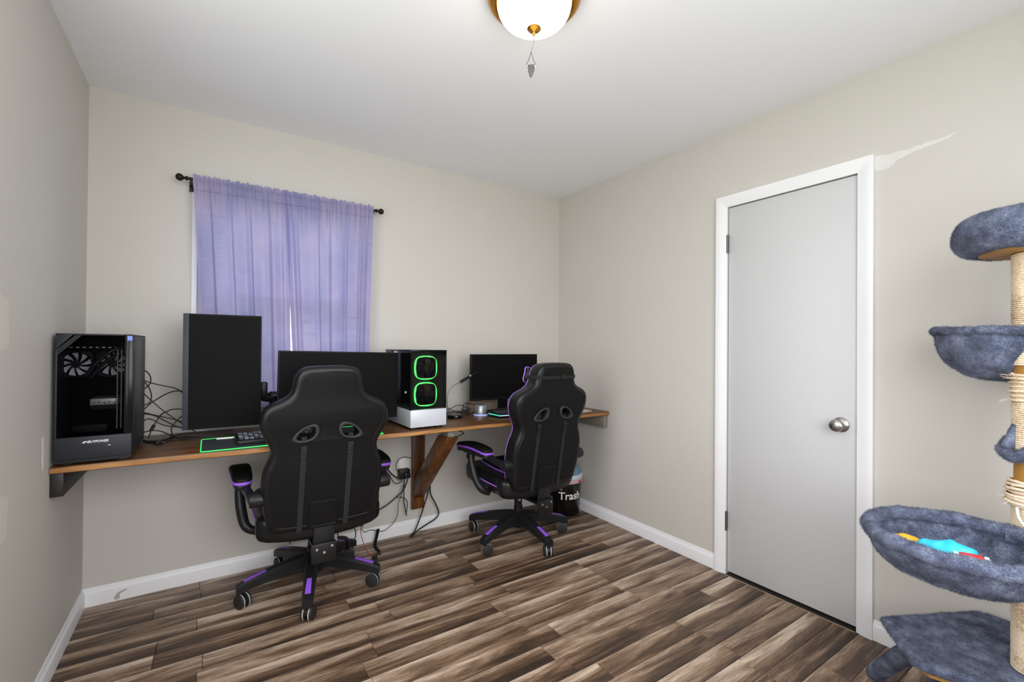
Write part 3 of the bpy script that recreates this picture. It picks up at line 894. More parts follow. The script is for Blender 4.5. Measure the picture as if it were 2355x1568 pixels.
def make_chair(loc, rz, base_rot, pillow, label):
    t = thing('gaming_chair', label, 'office chair', loc, rz, 'black and purple gaming chairs')
    Y0, KR = -0.270, 0.15
    def BT(x, z, d):     # outline x, z and forward offset d -> chair space
        return (x, Y0 - KR * (z - 0.38) + d, z)
    def BTc(off):
        return lambda x, z, d: BT(x, z, d + off)
    T = 0.100
    link('backrest', plate_mesh(OUT, T, 0.024, [shrink(HOLE_L, 0.70), shrink(HOLE_R, 0.70)], 4, BTc(T / 2)), 'leather', t, 50)
    IN = inset(OUT, 0.028)
    link('rear_panel', plate_mesh(IN, 0.012, 0.004, [shrink(HOLE_L, 0.80), shrink(HOLE_R, 0.80)], 2, BTc(0.0035)), 'leather2', t, 40)
    MB().tube([BT(x, z, 0.001) for x, z in inset(OUT, 0.026)], 0.0042, 8, True).build('rear_piping', 'leather', t)
    MB().tube([BT(x, z, T - 0.005) for x, z in inset(OUT, 0.0085)], 0.0040, 8, True).build('front_piping', 'lilac', t)
    for hp in (HOLE_L, HOLE_R):
        link('hole_bezel', plate_mesh(hp, 0.020, 0.005, [shrink(hp, 0.70)], 2, BTc(-0.003)), 'bezel_grey', t, 40)
    # front cushions of the back (seen past the edges)
    link('back_cushion', plate_mesh([(p.x, p.y) for p in crom([(-0.12, 0.44, 0), (0.12, 0.44, 0), (0.15, 0.62, 0), (0.13, 0.78, 0), (-0.13, 0.78, 0), (-0.15, 0.62, 0)], 4, True)], 0.04, 0.015, (), 3, BTc(T + 0.012)), 'fabric', t, 60)
    # webbing straps with buckles
    for s in (-1, 1):
        sp = MB()
        rs = []
        for k in range(10):
            z = 0.392 + (0.826 - 0.392) * k / 9
            x = s * 0.100 - 0.010 * (1 - k / 9)
            d = -0.0045 if k < 9 else 0.012
            rs.append([Vector(BT(x - 0.0115, z, d - 0.001)), Vector(BT(x + 0.0115, z, d - 0.001)), Vector(BT(x + 0.0115, z, d + 0.0015)), Vector(BT(x - 0.0115, z, d + 0.0015))])
        so = sp.rings(rs).build('strap', 'webbing', t)
        zb = 0.735
        xb = s * 0.100 - 0.002
        bk = MB()
        for dz in (0.0, 0.020, 0.030):
            c = Vector(BT(xb, zb + dz, -0.008))
            bk.box(c.x - 0.014, c.x + 0.014, c.y - 0.002, c.y + 0.003, c.z - 0.003, c.z + 0.003)
        bk.build('buckle', 'black_plastic', so, bevel=0.001)
    # lower pocket patch
    pk = rrect(0.130, 0.130, 0.006, 3, -0.008, 0.462)
    po = link('rear_patch', plate_mesh(pk, 0.008, 0.003, (), 2, BTc(-0.004)), 'leather2', t, 40)
    MB().tube([BT(x, z, -0.008) for x, z in rrect(0.108, 0.112, 0.004, 3, -0.008, 0.462)], 0.0028, 6, True).build('patch_piping', 'leather', po)
    # seat
    so_ = [(p.x, p.y) for p in crom([(-0.235, -0.235, 0), (0.235, -0.235, 0), (0.258, -0.10, 0), (0.262, 0.10, 0), (0.245, 0.245, 0), (0.12, 0.275, 0), (-0.12, 0.275, 0), (-0.245, 0.245, 0), (-0.262, 0.10, 0), (-0.258, -0.10, 0)], 4, True)]
    link('seat', plate_mesh(so_, 0.115, 0.035, (), 4, lambda x, y, z: (x, y, 0.385 + z + 0.02 * max(0, y) / 0.27 + 0.35 * x * x)), 'leather', t, 60)
    link('seat_pad', plate_mesh(rrect(0.30, 0.42, 0.05, 5, 0, 0.03), 0.03, 0.012, (), 3, lambda x, y, z: (x, y, 0.448 + z + 0.02 * max(0, y) / 0.27)), 'fabric', t, 60)
    for s in (-1, 1):
        MB().tube(crom([(s * 0.160, -0.19, 0.461), (s * 0.168, 0.0, 0.464), (s * 0.160, 0.18, 0.476), (s * 0.13, 0.24, 0.474)], 5), 0.0040, 6).build('seat_piping', 'lilac', t)
        MB().tube(crom([(s * 0.258, -0.19, 0.405), (s * 0.268, 0.0, 0.415), (s * 0.266, 0.14, 0.43), (s * 0.235, 0.25, 0.425)], 5), 0.0040, 6).build('seat_piping', 'lilac', t)
    # mechanism under the seat and the bolted upright that carries the back
    MB().box(-0.10, 0.10, -0.13, 0.12, 0.300, 0.328).build('seat_mechanism', 'steel_dark', t, bevel=0.006)
    up_ = MB()
    up_.box(-0.046, 0.046, -0.262, -0.250, 0.225, 0.43)
    up_.box(-0.046, 0.046, -0.262, -0.10, 0.288, 0.302)
    ub = up_.build('back_upright', 'steel_dark', t, bevel=0.003)
    bxm = MB().box(-0.056, 0.050, -0.285, -0.2625, 0.232, 0.322).build('bracket_box', 'steel_dark', t, bevel=0.004)
    for x, z in ((-0.036, 0.300), (0.030, 0.306), (-0.004, 0.282)):
        MB().cyl((x, -0.2845, z), (x, -0.291, z), 0.0075, 0.006, 10).build('bolt', 'chrome', bxm)
    MB().tube(crom([(0.07, -0.24, 0.315), (0.11, -0.20, 0.290), (0.14, -0.13, 0.245), (0.155, -0.07, 0.18)], 5), 0.009, 8).build('recline_cable', 'black_plastic', t)
    MB().tube(crom([(0.08, 0.0, 0.315), (0.20, -0.01, 0.312), (0.285, -0.02, 0.318)], 5), 0.006, 8).build('height_lever', 'black_plastic', t)
    for x in (-0.14, 0.19):
        MB().cyl((x, -0.20, 0.322), (x, -0.20, 0.333), 0.008, seg=8).build('bolt', 'chrome', t)
    # gas lift
    g = MB().cyl((0, 0, 0.09), (0, 0, 0.205), 0.028, seg=20)
    g.cyl((0, 0, 0.205), (0, 0, 0.302), 0.024, 0.030, 20)
    g.build('gas_lift', 'steel_dark', t)
    MB().lathe([(0.034, 0.075), (0.048, 0.085), (0.050, 0.150), (0.044, 0.168), (0.030, 0.176)], 24).build('hub', 'base_plastic', t, smooth=60)
    # star base legs, inlays and casters
    RB = 0.318
    for k in range(5):
        a = base_rot + 2 * PI * k / 5
        d = Vector((math.cos(a), math.sin(a), 0))
        n = Vector((-d.y, d.x, 0))
        rs = []
        ins = []
        for j in range(11):
            u = j / 10
            r = 0.030 + (RB + 0.020 - 0.030) * u
            w = 0.031 - 0.008 * u + (0.003 if u > 0.9 else 0)
            zt_ = 0.170 - 0.062 * u ** 1.5
            hh = 0.060 - 0.022 * u
            if u > 0.95:
                w *= 0.8
                zt_ -= 0.004
            p = d * r
            ch = 0.008
            rs.append([p + n * w + Vector((0, 0, zt_ - hh)), p + n * w + Vector((0, 0, zt_ - ch)), p + n * (w - ch) + Vector((0, 0, zt_)), p - n * (w - ch) + Vector((0, 0, zt_)), p - n * w + Vector((0, 0, zt_ - ch)), p - n * w + Vector((0, 0, zt_ - hh))])
            if 0.52 <= u <= 0.93:
                wi = 0.0095 + 0.008 * (u - 0.52)
                ins.append([p + n * wi + Vector((0, 0, zt_ - 0.004)), p + n * wi + Vector((0, 0, zt_ + 0.0014)), p - n * wi + Vector((0, 0, zt_ + 0.0014)), p - n * wi + Vector((0, 0, zt_ - 0.004))])
        lg = MB().rings(rs).build('base_leg', 'base_plastic', t, smooth=30)
        MB().rings(ins).build('leg_inlay', 'purple', lg)
        # caster
        ca = a + random.Random(k * 13 + int(loc[0] * 100)).uniform(0.5, 1.4)
        c = d * RB
        ax = Vector((math.cos(ca), math.sin(ca), 0))
        off = Vector((-ax.y, ax.x, 0)) * 0.012
        cc = c + off
        cz = 0.0335
        hs = MB()
        hs.cyl((c.x, c.y, 0.058), (c.x, c.y, 0.080), 0.012, 0.011, 12)
        pts_ = []
        for q_ in range(9):
            an = PI * q_ / 8
            pts_.append((0.030 * math.cos(an), 0.030 * math.sin(an)))
        tv = Vector((-ax.y, ax.x, 0))
        hs.prism(pts_, -0.0065, 0.0065, lambda x, y, z: tuple(Vector((cc.x, cc.y, cz)) + tv * x + Vector((0, 0, y)) + ax * z))
        ho = hs.build('caster', 'black_plastic', t)
        for sd in (-1, 1):
            p0 = Vector((cc.x, cc.y, cz)) + ax * (sd * 0.0075)
            p1 = Vector((cc.x, cc.y, cz)) + ax * (sd * 0.0245)
            wh = MB().cyl(p0, p1, 0.0330, 0.0325, 24)
            wh.build('wheel', 'wheel_black', ho, bevel=0.0035, smooth=40)
            q0 = Vector((cc.x, cc.y, cz)) + ax * (sd * 0.0105)
            q1 = Vector((cc.x, cc.y, cz)) + ax * (sd * 0.0152)
            MB().cyl(q0, q1, 0.0334, seg=24).build('wheel_ring', 'wheel_ring', ho)
    # flip-up armrests
    for s in (-1, 1):
        pv = Vector((s * 0.262, -0.255, 0.560))
        MB().cyl((s * 0.235, -0.255, 0.560), (s * 0.305, -0.255, 0.560), 0.033, 0.031, 20).build('arm_pivot', 'base_plastic', t, bevel=0.004)
        bar = MB()
        path = crom([(s * 0.290, -0.262, 0.560), (s * 0.300, -0.20, 0.575), (s * 0.315, -0.10, 0.592), (s * 0.322, 0.05, 0.594), (s * 0.322, 0.13, 0.590)], 4)
        rs = []
        for p in path:
            rs.append([p + Vector((0.016, 0, -0.020)), p + Vector((0.016, 0, 0.012)), p + Vector((-0.016, 0, 0.012)), p + Vector((-0.016, 0, -0.020))])
        bar.rings(rs).build('arm_bar', 'base_plastic', t, bevel=0.005)
        lk = MB()
        path = crom([(s * 0.322, 0.055, 0.575), (s * 0.325, 0.045, 0.52), (s * 0.318, 0.015, 0.44), (s * 0.300, -0.03, 0.375), (s * 0.25, -0.04, 0.345)], 4)
        lk.tube(path, lambda u: 0.017 + 0.006 * math.sin(u * PI), 10)
        lk.build('arm_link', 'base_plastic', t, smooth=50)
        MB().cyl((s * 0.300, 0.060, 0.560), (s * 0.345, 0.060, 0.560), 0.018, seg=16).build('arm_joint', 'base_plastic', t, bevel=0.003)
        pad = [(p.x, p.y) for p in crom([(-0.036, -0.150, 0), (0.0, -0.172, 0), (0.036, -0.150, 0), (0.043, -0.02, 0), (0.046, 0.10, 0), (0.034, 0.155, 0), (0.0, 0.172, 0), (-0.034, 0.155, 0), (-0.046, 0.10, 0), (-0.043, -0.02, 0)], 4, True)]
        def pf(dz):
            return lambda x, y, z: (s * 0.322 + x, y + 0.020, 0.628 + dz + z - 0.55 * (y + 0.02) ** 2)
        link('armrest', plate_mesh(pad, 0.034, 0.014, (), 3, pf(0.0)), 'leather2', t, 60)
        ap = t.children[-1] if False else [c_ for c_ in COL.objects if c_.parent == t and c_.name.startswith('armrest')][-1]
        link('armrest_trim', plate_mesh(inset(pad, -0.0020), 0.014, 0.004, (), 2, pf(-0.006)), 'purple', ap, 60)
        link('armrest_base', plate_mesh(inset(pad, 0.004), 0.026, 0.008, (), 2, pf(-0.024)), 'base_plastic', ap, 60)
    if pillow:
        zc_ = 1.058
        st_ = []
        ring = [p for p in OUT]
        # strap band round the head section
        y_r = BT(0, zc_, 0)[1]
        bw = 0.1475
        band = [(-bw + 0.012, y_r - 0.004), (bw - 0.012, y_r - 0.004), (bw, y_r + 0.014), (bw, y_r + T - 0.006), (bw - 0.014, y_r + T + 0.008), (-bw + 0.014, y_r + T + 0.008), (-bw, y_r + T - 0.006), (-bw, y_r + 0.014)]
        link('pillow_strap', plate_mesh(band, 0.022, 0.001, [inset(band, 0.003)], 1, lambda x, y, z: (x, y, zc_ + z - 0.012 * (x / bw) ** 2 * 0)), 'webbing', t, 40)
        MB().box(0.02, 0.06, y_r - 0.012, y_r - 0.004, zc_ - 0.013, zc_ + 0.013).build('strap_buckle', 'black_plastic', t, bevel=0.003)
        pil = [(p.x, p.y) for p in crom([(-0.132, 1.112, 0), (-0.142, 1.085, 0), (-0.126, 1.020, 0), (0.126, 1.020, 0), (0.142, 1.085, 0), (0.132, 1.112, 0), (0.06, 1.095, 0), (-0.06, 1.095, 0)], 4, True)]
        hpo = link('head_pillow', plate_mesh(pil, 0.050, 0.020, (), 4, BTc(T + 0.028)), 'leather', t, 60)
        MB().tube([BT(x, z, T + 0.030) for x, z in pil], 0.0042, 8, True).build('pillow_piping', 'lilac', hpo)
        lum = [(p.x, p.y) for p in crom([(-0.17, 0.92, 0), (-0.175, 0.83, 0), (0.175, 0.83, 0), (0.17, 0.92, 0)], 5, True)]
        # raised inner head panel on the rear
        hp = [(-0.118, 1.066), (0.118, 1.066), (0.112, 1.098), (0.098, 1.108), (-0.098, 1.108), (-0.112, 1.098)]
        link('head_panel', plate_mesh(hp, 0.008, 0.003, (), 2, BTc(-0.005)), 'leather2', t, 40)
    return t

make_chair((-1.915, -0.372, 0), R(0.0), R(-104), False, 'black gaming chair with plain headrest in front of the wide monitor')
make_chair((-0.698, -0.452, 0), R(2.5), R(-92.5), True, 'black gaming chair with strap around its headrest near the trash bin')

# ================================================================== COMPUTERS
def make_fan(parent, x, y, z, r, blades='fan_blade', n=9, rot=0.0):
    fo = link('fan', plate_mesh(circle(r * 1.12, 36, 0, 0, 5.0), 0.020, 0.002, [circle(r * 1.02, 36)], 1, lambda a, b, c: (x + a, y + c, z + b)), 'case_inner', parent)
    MB().cyl((x, y - 0.010, z), (x, y + 0.008, z), r * 0.30, seg=20).build('fan_hub', 'case_inner', fo)
    for k in range(n):
        a = rot + 2 * PI * k / n
        rs = []
        for j in range(5):
            rr = r * (0.28 + 0.70 * j / 4)
            sw = 0.30 * j / 4
            wd = 0.19 + 0.012 * j
            p = [(a + sw - wd, -0.006), (a + sw + wd * 0.9, 0.004)]
            q0 = Vector((x + rr * math.cos(p[0][0]), y + p[0][1], z + rr * math.sin(p[0][0])))
            q1 = Vector((x + rr * math.cos(p[1][0]), y + p[1][1], z + rr * math.sin(p[1][0])))
            rs.append([q0, q1, q1 + Vector((0, 0.0016, 0)), q0 + Vector((0, 0.0016, 0))])
        MB().rings(rs).build('fan_blade', blades, fo)
    return fo

# ---- black tower beside the left wall
w, d, h = 0.220, 0.420, 0.490
pc = thing('desktop_computer', 'black tower computer with glass front panel against the left wall', 'computer', (-2.838, -0.570, ZT))
for x in (0.02, 0.18):
    for y in (0.03, 0.36):
        MB().box(x, x + 0.025, y, y + 0.03, 0.0, 0.014).build('foot', 'black_plastic', pc)
MB().box(0, w, 0.004, d, 0.014, 0.022).build('bottom_panel', 'case', pc)
MB().box(0, w, 0.006, d, h - 0.006, h).build('top_panel', 'case', pc, bevel=0.002)
MB().box(0, 0.006, 0.004, d, 0.022, h - 0.006).build('side_panel', 'case', pc, bevel=0.001)
rp_ = MB().box(w - 0.005, w, 0.004, d, 0.022, h - 0.006).build('side_panel', 'case', pc, bevel=0.001)
MB().box(0.006, w - 0.005, d - 0.008, d, 0.022, h - 0.006).build('rear_panel', 'case_inner', pc)
# vent slots in the right side panel, following a gently bowed line
vs_ = MB()
for k in range(64):
    z = 0.115 + 0.315 * k / 63
    bow = 0.012 * math.sin(PI * k / 63)
    y0 = 0.030 + bow
    vs_.box(w - 0.001, w + 0.0008, y0, y0 + 0.034, z, z + 0.0026)
vo = vs_.build('vent_slots', 'dark_gap', rp_)
vo['kind'] = 'stuff'
# front: lower solid panel, glass, chamfered corner
lp = MB().prism([(0, 0.022), (w, 0.022), (w, 0.104), (0, 0.104)], 0.0, 0.012, lambda a, b, c: (a, c, b)).build('front_panel', 'case', pc, bevel=0.002)
MB().box(0.004, w - 0.002, 0.0, 0.010, 0.010, 0.0215).build('front_skirt', 'black_plastic', pc)
tm = text_mesh('iBUYPOWER', 0.0128, 0.0004, 0.30, 0.00018, lambda a, b, c: (0.121 + a * 0.86, -0.0006 - c, 0.083 + b))
link('logo_lettering', tm, 'white_print', lp, 0)
MB().prism([(0.076, 0.080), (0.084, 0.0865), (0.092, 0.0865), (0.090, 0.0835), (0.0845, 0.0835), (0.0865, 0.080)], -0.0008, 0.0004, lambda a, b, c: (a, c, b)).build('logo_mark', 'white_print', lp)
for x, wd in ((0.068, 0.012), (0.092, 0.014), (0.117, 0.005), (0.133, 0.005)):
    MB().box(x, x + wd, -0.0006, 0.002, 0.064, 0.0675).build('port', 'dark_gap', lp)
MB().box(0.151, 0.159, -0.0008, 0.002, 0.0648, 0.0665).build('power_light', 'white_print', lp)
MB().prism([(0.0, h - 0.062), (0.006, h - 0.010), (0.012, h), (0.052, h)], 0.001, 0.014, lambda a, b, c: (a, c, b)).build('corner_plate', 'case', pc, bevel=0.002)
MB().prism([(0.0, h - 0.088), (0.0, h - 0.064), (0.054, h - 0.0065), (0.072, h - 0.0065)], 0.003, 0.012, lambda a, b, c: (a, c, b)).build('corner_band', 'black_plastic', pc)
MB().box(0.0, 0.007, 0.001, 0.013, 0.104, h - 0.064).build('left_rail', 'case', pc, bevel=0.002)
MB().box(0.196, w, 0.002, 0.012, 0.104, h - 0.001).build('right_rail', 'black_gloss', pc, bevel=0.001)
MB().prism([(0.007, 0.105), (0.196, 0.105), (0.196, h - 0.007), (0.074, h - 0.007), (0.007, h - 0.080)], 0.005, 0.008, lambda a, b, c: (a, c, b)).build('glass_panel', 'tinted_glass', pc)
MB().box(w - 0.016, w - 0.001, 0.0008, 0.0019, h - 0.024, h - 0.006).build('sticker', 'sticker', pc)
# interior
MB().box(0.010, 0.200, 0.200, 0.206, 0.110, h - 0.010).build('motherboard', 'pcb', pc)
make_fan(pc, 0.040, 0.105, 0.372, 0.046, n=9)
make_fan(pc, 0.148, 0.105, 0.372, 0.046, n=9, rot=0.4)
gp = MB().box(0.088, 0.172, 0.060, 0.190, 0.214, 0.238).build('graphics_card', 'plate_metal', pc, bevel=0.001)
for q in range(5):
    MB().cyl((0.100 + q * 0.015, 0.061, 0.222 + 0.003 * (q % 2)), (0.100 + q * 0.015, 0.0592, 0.222 + 0.003 * (q % 2)), 0.0026, seg=8).build('screw_hole', 'dark_gap', gp)
MB().box(0.088, 0.172, 0.058, 0.190, 0.196, 0.2135).build('card_shroud', 'case_inner', pc, bevel=0.002)
MB().tube(crom([(0.075, 0.070, 0.330), (0.110, 0.062, 0.385), (0.150, 0.062, 0.425), (0.190, 0.080, 0.440)], 6), 0.0075, 10).build('coolant_tube', 'cable', pc)
MB().tube(crom([(0.085, 0.090, 0.320), (0.120, 0.082, 0.370), (0.165, 0.072, 0.412), (0.190, 0.08, 0.425)], 6), 0.0065, 10).build('coolant_tube', 'cable', pc)
for x in (0.168, 0.180):
    MB().box(x, x + 0.004, 0.045, 0.052, 0.12, 0.43).build('inner_rail', 'hinge', pc)
MB().box(0.040, 0.140, 0.050, 0.190, 0.112, 0.140).build('drive_cage', 'case_inner', pc, bevel=0.002)
for q in range(9):
    MB().box(0.020 + q * 0.019, 0.030 + q * 0.019, 0.10, 0.104, 0.436, 0.440).build('top_rail_slot', 'plate_metal', pc)

# ---- black and white tower with green fan rings
w, d, h = 0.212, 0.405, 0.432
pc2 = thing('desktop_computer', 'tower computer with green fan rings and white lower half', 'computer', (-1.466, -0.545, ZT), R(1.0))
for x in (0.015, 0.165):
    for y in (0.02, 0.34):
        MB().box(x, x + 0.03, y, y + 0.04, 0.0, 0.012).build('foot', 'black_plastic', pc2)
MB().box(0, w, 0, d, 0.012, 0.106).build('lower_case', 'case_white', pc2, bevel=0.0015)
MB().box(0, w, 0, d, h - 0.008, h).build('top_panel', 'black_gloss', pc2, bevel=0.001)
MB().box(w - 0.006, w, 0.004, d, 0.106, h - 0.008).build('side_panel', 'black_plastic', pc2)
MB().box(0.004, w - 0.006, d - 0.008, d, 0.106, h - 0.008).build('rear_panel', 'black_plastic', pc2)
MB().box(0.0, 0.007, 0.0, 0.007, 0.106, h - 0.008).build('corner_post', 'black_gloss', pc2)
MB().box(0.0075, w - 0.0005, 0.0, 0.0035, 0.1065, h - 0.0085).build('glass_front', 'smoked_glass', pc2)
MB().box(0.0, 0.0035, 0.0075, d - 0.0005, 0.1065, h - 0.0085).build('glass_side', 'smoked_glass', pc2)
MB().box(0.008, w - 0.007, 0.030, 0.034, 0.1065, h - 0.009).build('fan_wall', 'black_plastic', pc2)
for zc in (0.188, 0.334):
    rg = link('fan_ring', plate_mesh(circle(0.0660, 56, 0, 0, 3.0), 0.014, 0.002, [circle(0.0600, 56, 0, 0, 2.2)], 1, lambda a, b, c: (0.094 + a, 0.020 + c, zc + b)), 'green_led', pc2, 40)
    make_fan(pc2, 0.094, 0.022, zc, 0.052, 'black_plastic', 7)
MB().box(0.165, 0.168, 0.026, 0.0295, 0.30, 0.385).build('upright_strip', 'hinge', pc2)  # thin steel-grey strip upright beside the upper fan ring
MB().box(0.008, 0.20, 0.30, 0.305, 0.11, 0.42).build('motherboard', 'pcb', pc2)
MB().box(0.012, 0.13, 0.10, 0.30, 0.20, 0.245).build('graphics_card', 'case_inner', pc2, bevel=0.003)
MB().box(0.014, 0.018, 0.115, 0.121, 0.188, 0.200).build('status_light', 'white_led', pc2)

# ================================================================== MONITORS
def monitor(label, loc, rz, w, h, roll=0.0, portrait=False, arm=None, stand=None, chin=0.018, group=None):
    """loc = bottom centre of the panel front; faces -Y before rz"""
    t = thing('monitor', label, 'monitor', loc, rz)
    mr = Matrix.Rotation(roll, 4, 'Y')
    def tf(x, y, z):
        return tuple(mr @ Vector((x, y, z)))
    fm = lambda a, b, c: tf(a, 0.014 + c, b)
    link('housing', plate_mesh(rrect(w, h, 0.004, 3, 0, h / 2), 0.026, 0.003, (), 2, fm), 'bezel', t)
    bz = 0.006
    if portrait:
        sx0, sx1, sz0, sz1 = -w / 2 + chin, w / 2 - bz, bz, h - bz
        c = [(-w / 2, 0.001), (-w / 2 + chin, 0.001), (-w / 2 + chin, h - 0.001), (-w / 2, h - 0.001)]
    else:
        sx0, sx1, sz0, sz1 = -w / 2 + bz, w / 2 - bz, chin, h - bz
        c = [(-w / 2 + 0.001, 0.001), (w / 2 - 0.001, 0.001), (w / 2 - 0.001, chin), (-w / 2 + 0.001, chin)]
    MB().prism([(sx0, sz0), (sx1, sz0), (sx1, sz1), (sx0, sz1)], 0.0002, 0.003, lambda a, b, c_: tf(a, c_, b)).build('screen', 'screen', t)
    MB().prism(c, -0.0012, 0.004, lambda a, b, c_: tf(a, c_, b)).build('chin_bezel', 'chin' if portrait else 'bezel', t, bevel=0.0005)
    link('back_shell', plate_mesh(rrect(w * 0.62, h * 0.6, 0.02, 4, 0, h / 2), 0.030, 0.008, (), 2, lambda a, b, c_: tf(a, 0.040 + c_, b)), 'bezel', t)
    return t

# portrait monitor, on an arm with its neighbour
m1 = monitor('portrait monitor standing upright behind the green edged mousepad', (-2.310, -0.300, 0.834), R(0.5), 0.318, 0.540, 0.0, True, chin=0.022)
MB().box(-0.05, 0.05, 0.052, 0.066, 0.22, 0.32).build('mount_plate', 'steel_dark', m1, bevel=0.003)
m2 = monitor('wide landscape monitor behind the nearer gaming chair', (-1.786, -0.372, 0.836), R(-2.0), 0.606, 0.362, R(1.0), False, chin=0.014)
MB().box(-0.05, 0.05, 0.052, 0.066, 0.13, 0.23).build('mount_plate', 'steel_dark', m2, bevel=0.003)
# dual monitor arm
ma = thing('monitor_mount', 'black dual monitor arm between portrait and wide monitors', 'monitor arm', (-2.085, -0.158, ZT))
MB().box(-0.05, 0.05, -0.045, 0.06, 0.0, 0.012).build('clamp_foot', 'steel_dark', ma, bevel=0.003)
MB().cyl((0, 0, 0.012), (0, 0, 0.205), 0.016, seg=18).build('arm_pole', 'steel_dark', ma)
MB().tube(crom([(0, -0.020, 0.165), (-0.06, -0.055, 0.182), (-0.11, -0.055, 0.215), (-0.19, -0.060, 0.290)], 5), 0.0155, 10).build('swing_arm', 'base_plastic', ma)
MB().tube(crom([(0, -0.020, 0.185), (0.10, -0.055, 0.21), (0.20, -0.090, 0.23), (0.30, -0.130, 0.235)], 5), 0.0155, 10).build('swing_arm', 'base_plastic', ma)
MB().box(-0.062, -0.030, -0.075, -0.030, 0.185, 0.262).build('arm_head', 'base_plastic', ma, bevel=0.008)
for z in (0.165, 0.188):
    MB().cyl((0, 0, z - 0.011), (0, 0, z + 0.011), 0.026, seg=18).build('arm_collar', 'base_plastic', ma)

m3 = monitor('landscape monitor on a stand behind the chair with purple pillow', (-0.640, -0.205, 0.866), R(0.5), 0.550, 0.312, 0.0, False, chin=0.016)
MB().box(-0.035, 0.035, 0.030, 0.052, -0.066, 0.10).build('stand_neck', 'bezel', m3, bevel=0.003)
link('stand_foot', plate_mesh(rrect(0.24, 0.14, 0.03, 5, 0, 0.012), 0.010, 0.003, (), 2, lambda x, y, z: (x, y, -0.083 + z)), 'bezel', m3)

# ================================================================== DESK ITEMS
def item(name, label, cat, o, group=None):
    return setprops(o, label, cat, group)

# mousepad with a glowing edge
mp_ = link('mousepad', plate_mesh(rrect(0.770, 0.292, 0.010, 4, -2.008, -0.432), 0.004, 0.001, (), 1, lambda x, y, z: (x, y, ZT + 0.0025 + z)), 'mat_cloth')
setprops(mp_, 'long black mousepad with glowing green edge at desk front', 'mousepad')
MB().tube([(x, y, ZT + 0.0042) for x, y in rrect(0.772, 0.294, 0.011, 4, -2.008, -0.432)], 0.0023, 8, True).build('glowing_edge', 'green_mat', mp_)
kbd = thing('keyboard', 'black keyboard on the green edged mousepad', 'keyboard', (-2.045, -0.445, ZT + 0.0048), R(1.5))
link('keyboard_case', plate_mesh(rrect(0.44, 0.140, 0.012, 4), 0.020, 0.004, (), 2, lambda x, y, z: (x, y, 0.010 + z + 0.08 * (y + 0.07))), 'black_plastic', kbd)
kk = MB()
kp = MB()
for r_ in range(5):
    for c_ in range(20):
        x0 = -0.208 + c_ * 0.0209
        y0 = -0.056 + r_ * 0.0225
        zz = 0.0202 + 0.08 * (y0 + 0.08)
        (kp if (r_ + c_) % 3 else kk).box(x0, x0 + 0.0175, y0, y0 + 0.0185, zz, zz + 0.007)
for mb_, mt_ in ((kk, 'key'), (kp, 'key_pale')):
    o = mb_.build('keycaps', mt_, kbd, bevel=0.0012, bseg=1)
    o['kind'] = 'stuff'
sp_ = thing('white_strip', 'thin white strip lying on the mousepad by the keyboard', 'pen', (0, 0, 0))
MB().cyl((-2.335, -0.322, ZT + 0.0088), (-2.272, -0.330, ZT + 0.0088), 0.004, seg=10).build('strip_rod', 'white_print', sp_)  # slim white strip on the mat, tapered at one end
MB().cyl((-2.272, -0.330, ZT + 0.0088), (-2.263, -0.331, ZT + 0.0088), 0.004, 0.001, seg=10).build('tip', 'white_print', sp_)

kb2 = thing('keyboard', 'black keyboard with teal glowing edge on the far desk end', 'keyboard', (-0.625, -0.375, ZT), R(-4))
kout = [(-0.235, 0.020), (-0.205, -0.085), (0.205, -0.085), (0.235, 0.020), (0.215, 0.085), (-0.215, 0.085)]
link('keyboard_case', plate_mesh(kout, 0.018, 0.003, (), 2, lambda x, y, z: (x, y, 0.012 + z + 0.04 * (y + 0.08))), 'black_plastic', kb2)
MB().tube([(-0.234, 0.018, 0.0195), (-0.206, -0.082, 0.016)], 0.0035, 8).build('glow_strip', 'teal_led', kb2)
MB().tube([(-0.206, -0.0835, 0.016), (0.206, -0.0835, 0.016)], 0.0035, 8).build('glow_strip', 'ice_led', kb2)
kk = MB()
for r_ in range(5):
    for c_ in range(18):
        x0 = -0.192 + c_ * 0.0214
        y0 = -0.055 + r_ * 0.0225
        zz = 0.0205 + 0.04 * (y0 + 0.08)
        kk.box(x0, x0 + 0.018, y0, y0 + 0.0185, zz, zz + 0.007)
o = kk.build('keycaps', 'key', kb2, bevel=0.0012, bseg=1)
o['kind'] = 'stuff'

spk = thing('desk_speaker', 'silver tapered desk speaker with pale blue base ring', 'speaker', (-0.872, -0.262, ZT))
MB().lathe([(0.046, 0.0), (0.047, 0.004), (0.046, 0.008), (0.040, 0.010)], 32).build('base_ring', 'ring_blue', spk, smooth=60)
MB().lathe([(0.042, 0.0102), (0.043, 0.014), (0.037, 0.064), (0.034, 0.068), (0.028, 0.069), (0.001, 0.066)], 32).build('body', 'silver', spk, smooth=50)

lmp = thing('desk_lamp', 'black desk lamp with bent silver gooseneck beside the tower', 'lamp', (-1.066, -0.272, ZT))
MB().lathe([(0.046, 0.0), (0.048, 0.003), (0.048, 0.016), (0.045, 0.020), (0.001, 0.021)], 32).build('base', 'black_gloss', lmp, smooth=40)
MB().sphere((-0.008, -0.046, 0.012), 0.004, seg=8, rg=6).build('switch', 'chrome', lmp)
gp_ = [(-0.030, 0.0, 0.020), (-0.052, -0.004, 0.060), (-0.058, -0.006, 0.120), (-0.052, -0.006, 0.157), (-0.037, -0.007, 0.185), (-0.012, -0.008, 0.207), (0.014, -0.008, 0.218), (0.034, -0.008, 0.226)]
MB().tube(crom(gp_, 5), 0.0036, 8).build('gooseneck', 'gooseneck', lmp)
MB().tube([(0.032, -0.008, 0.225), (0.096, -0.008, 0.257)], 0.0095, 12).build('lamp_head', 'black_plastic', lmp, bevel=0.002)
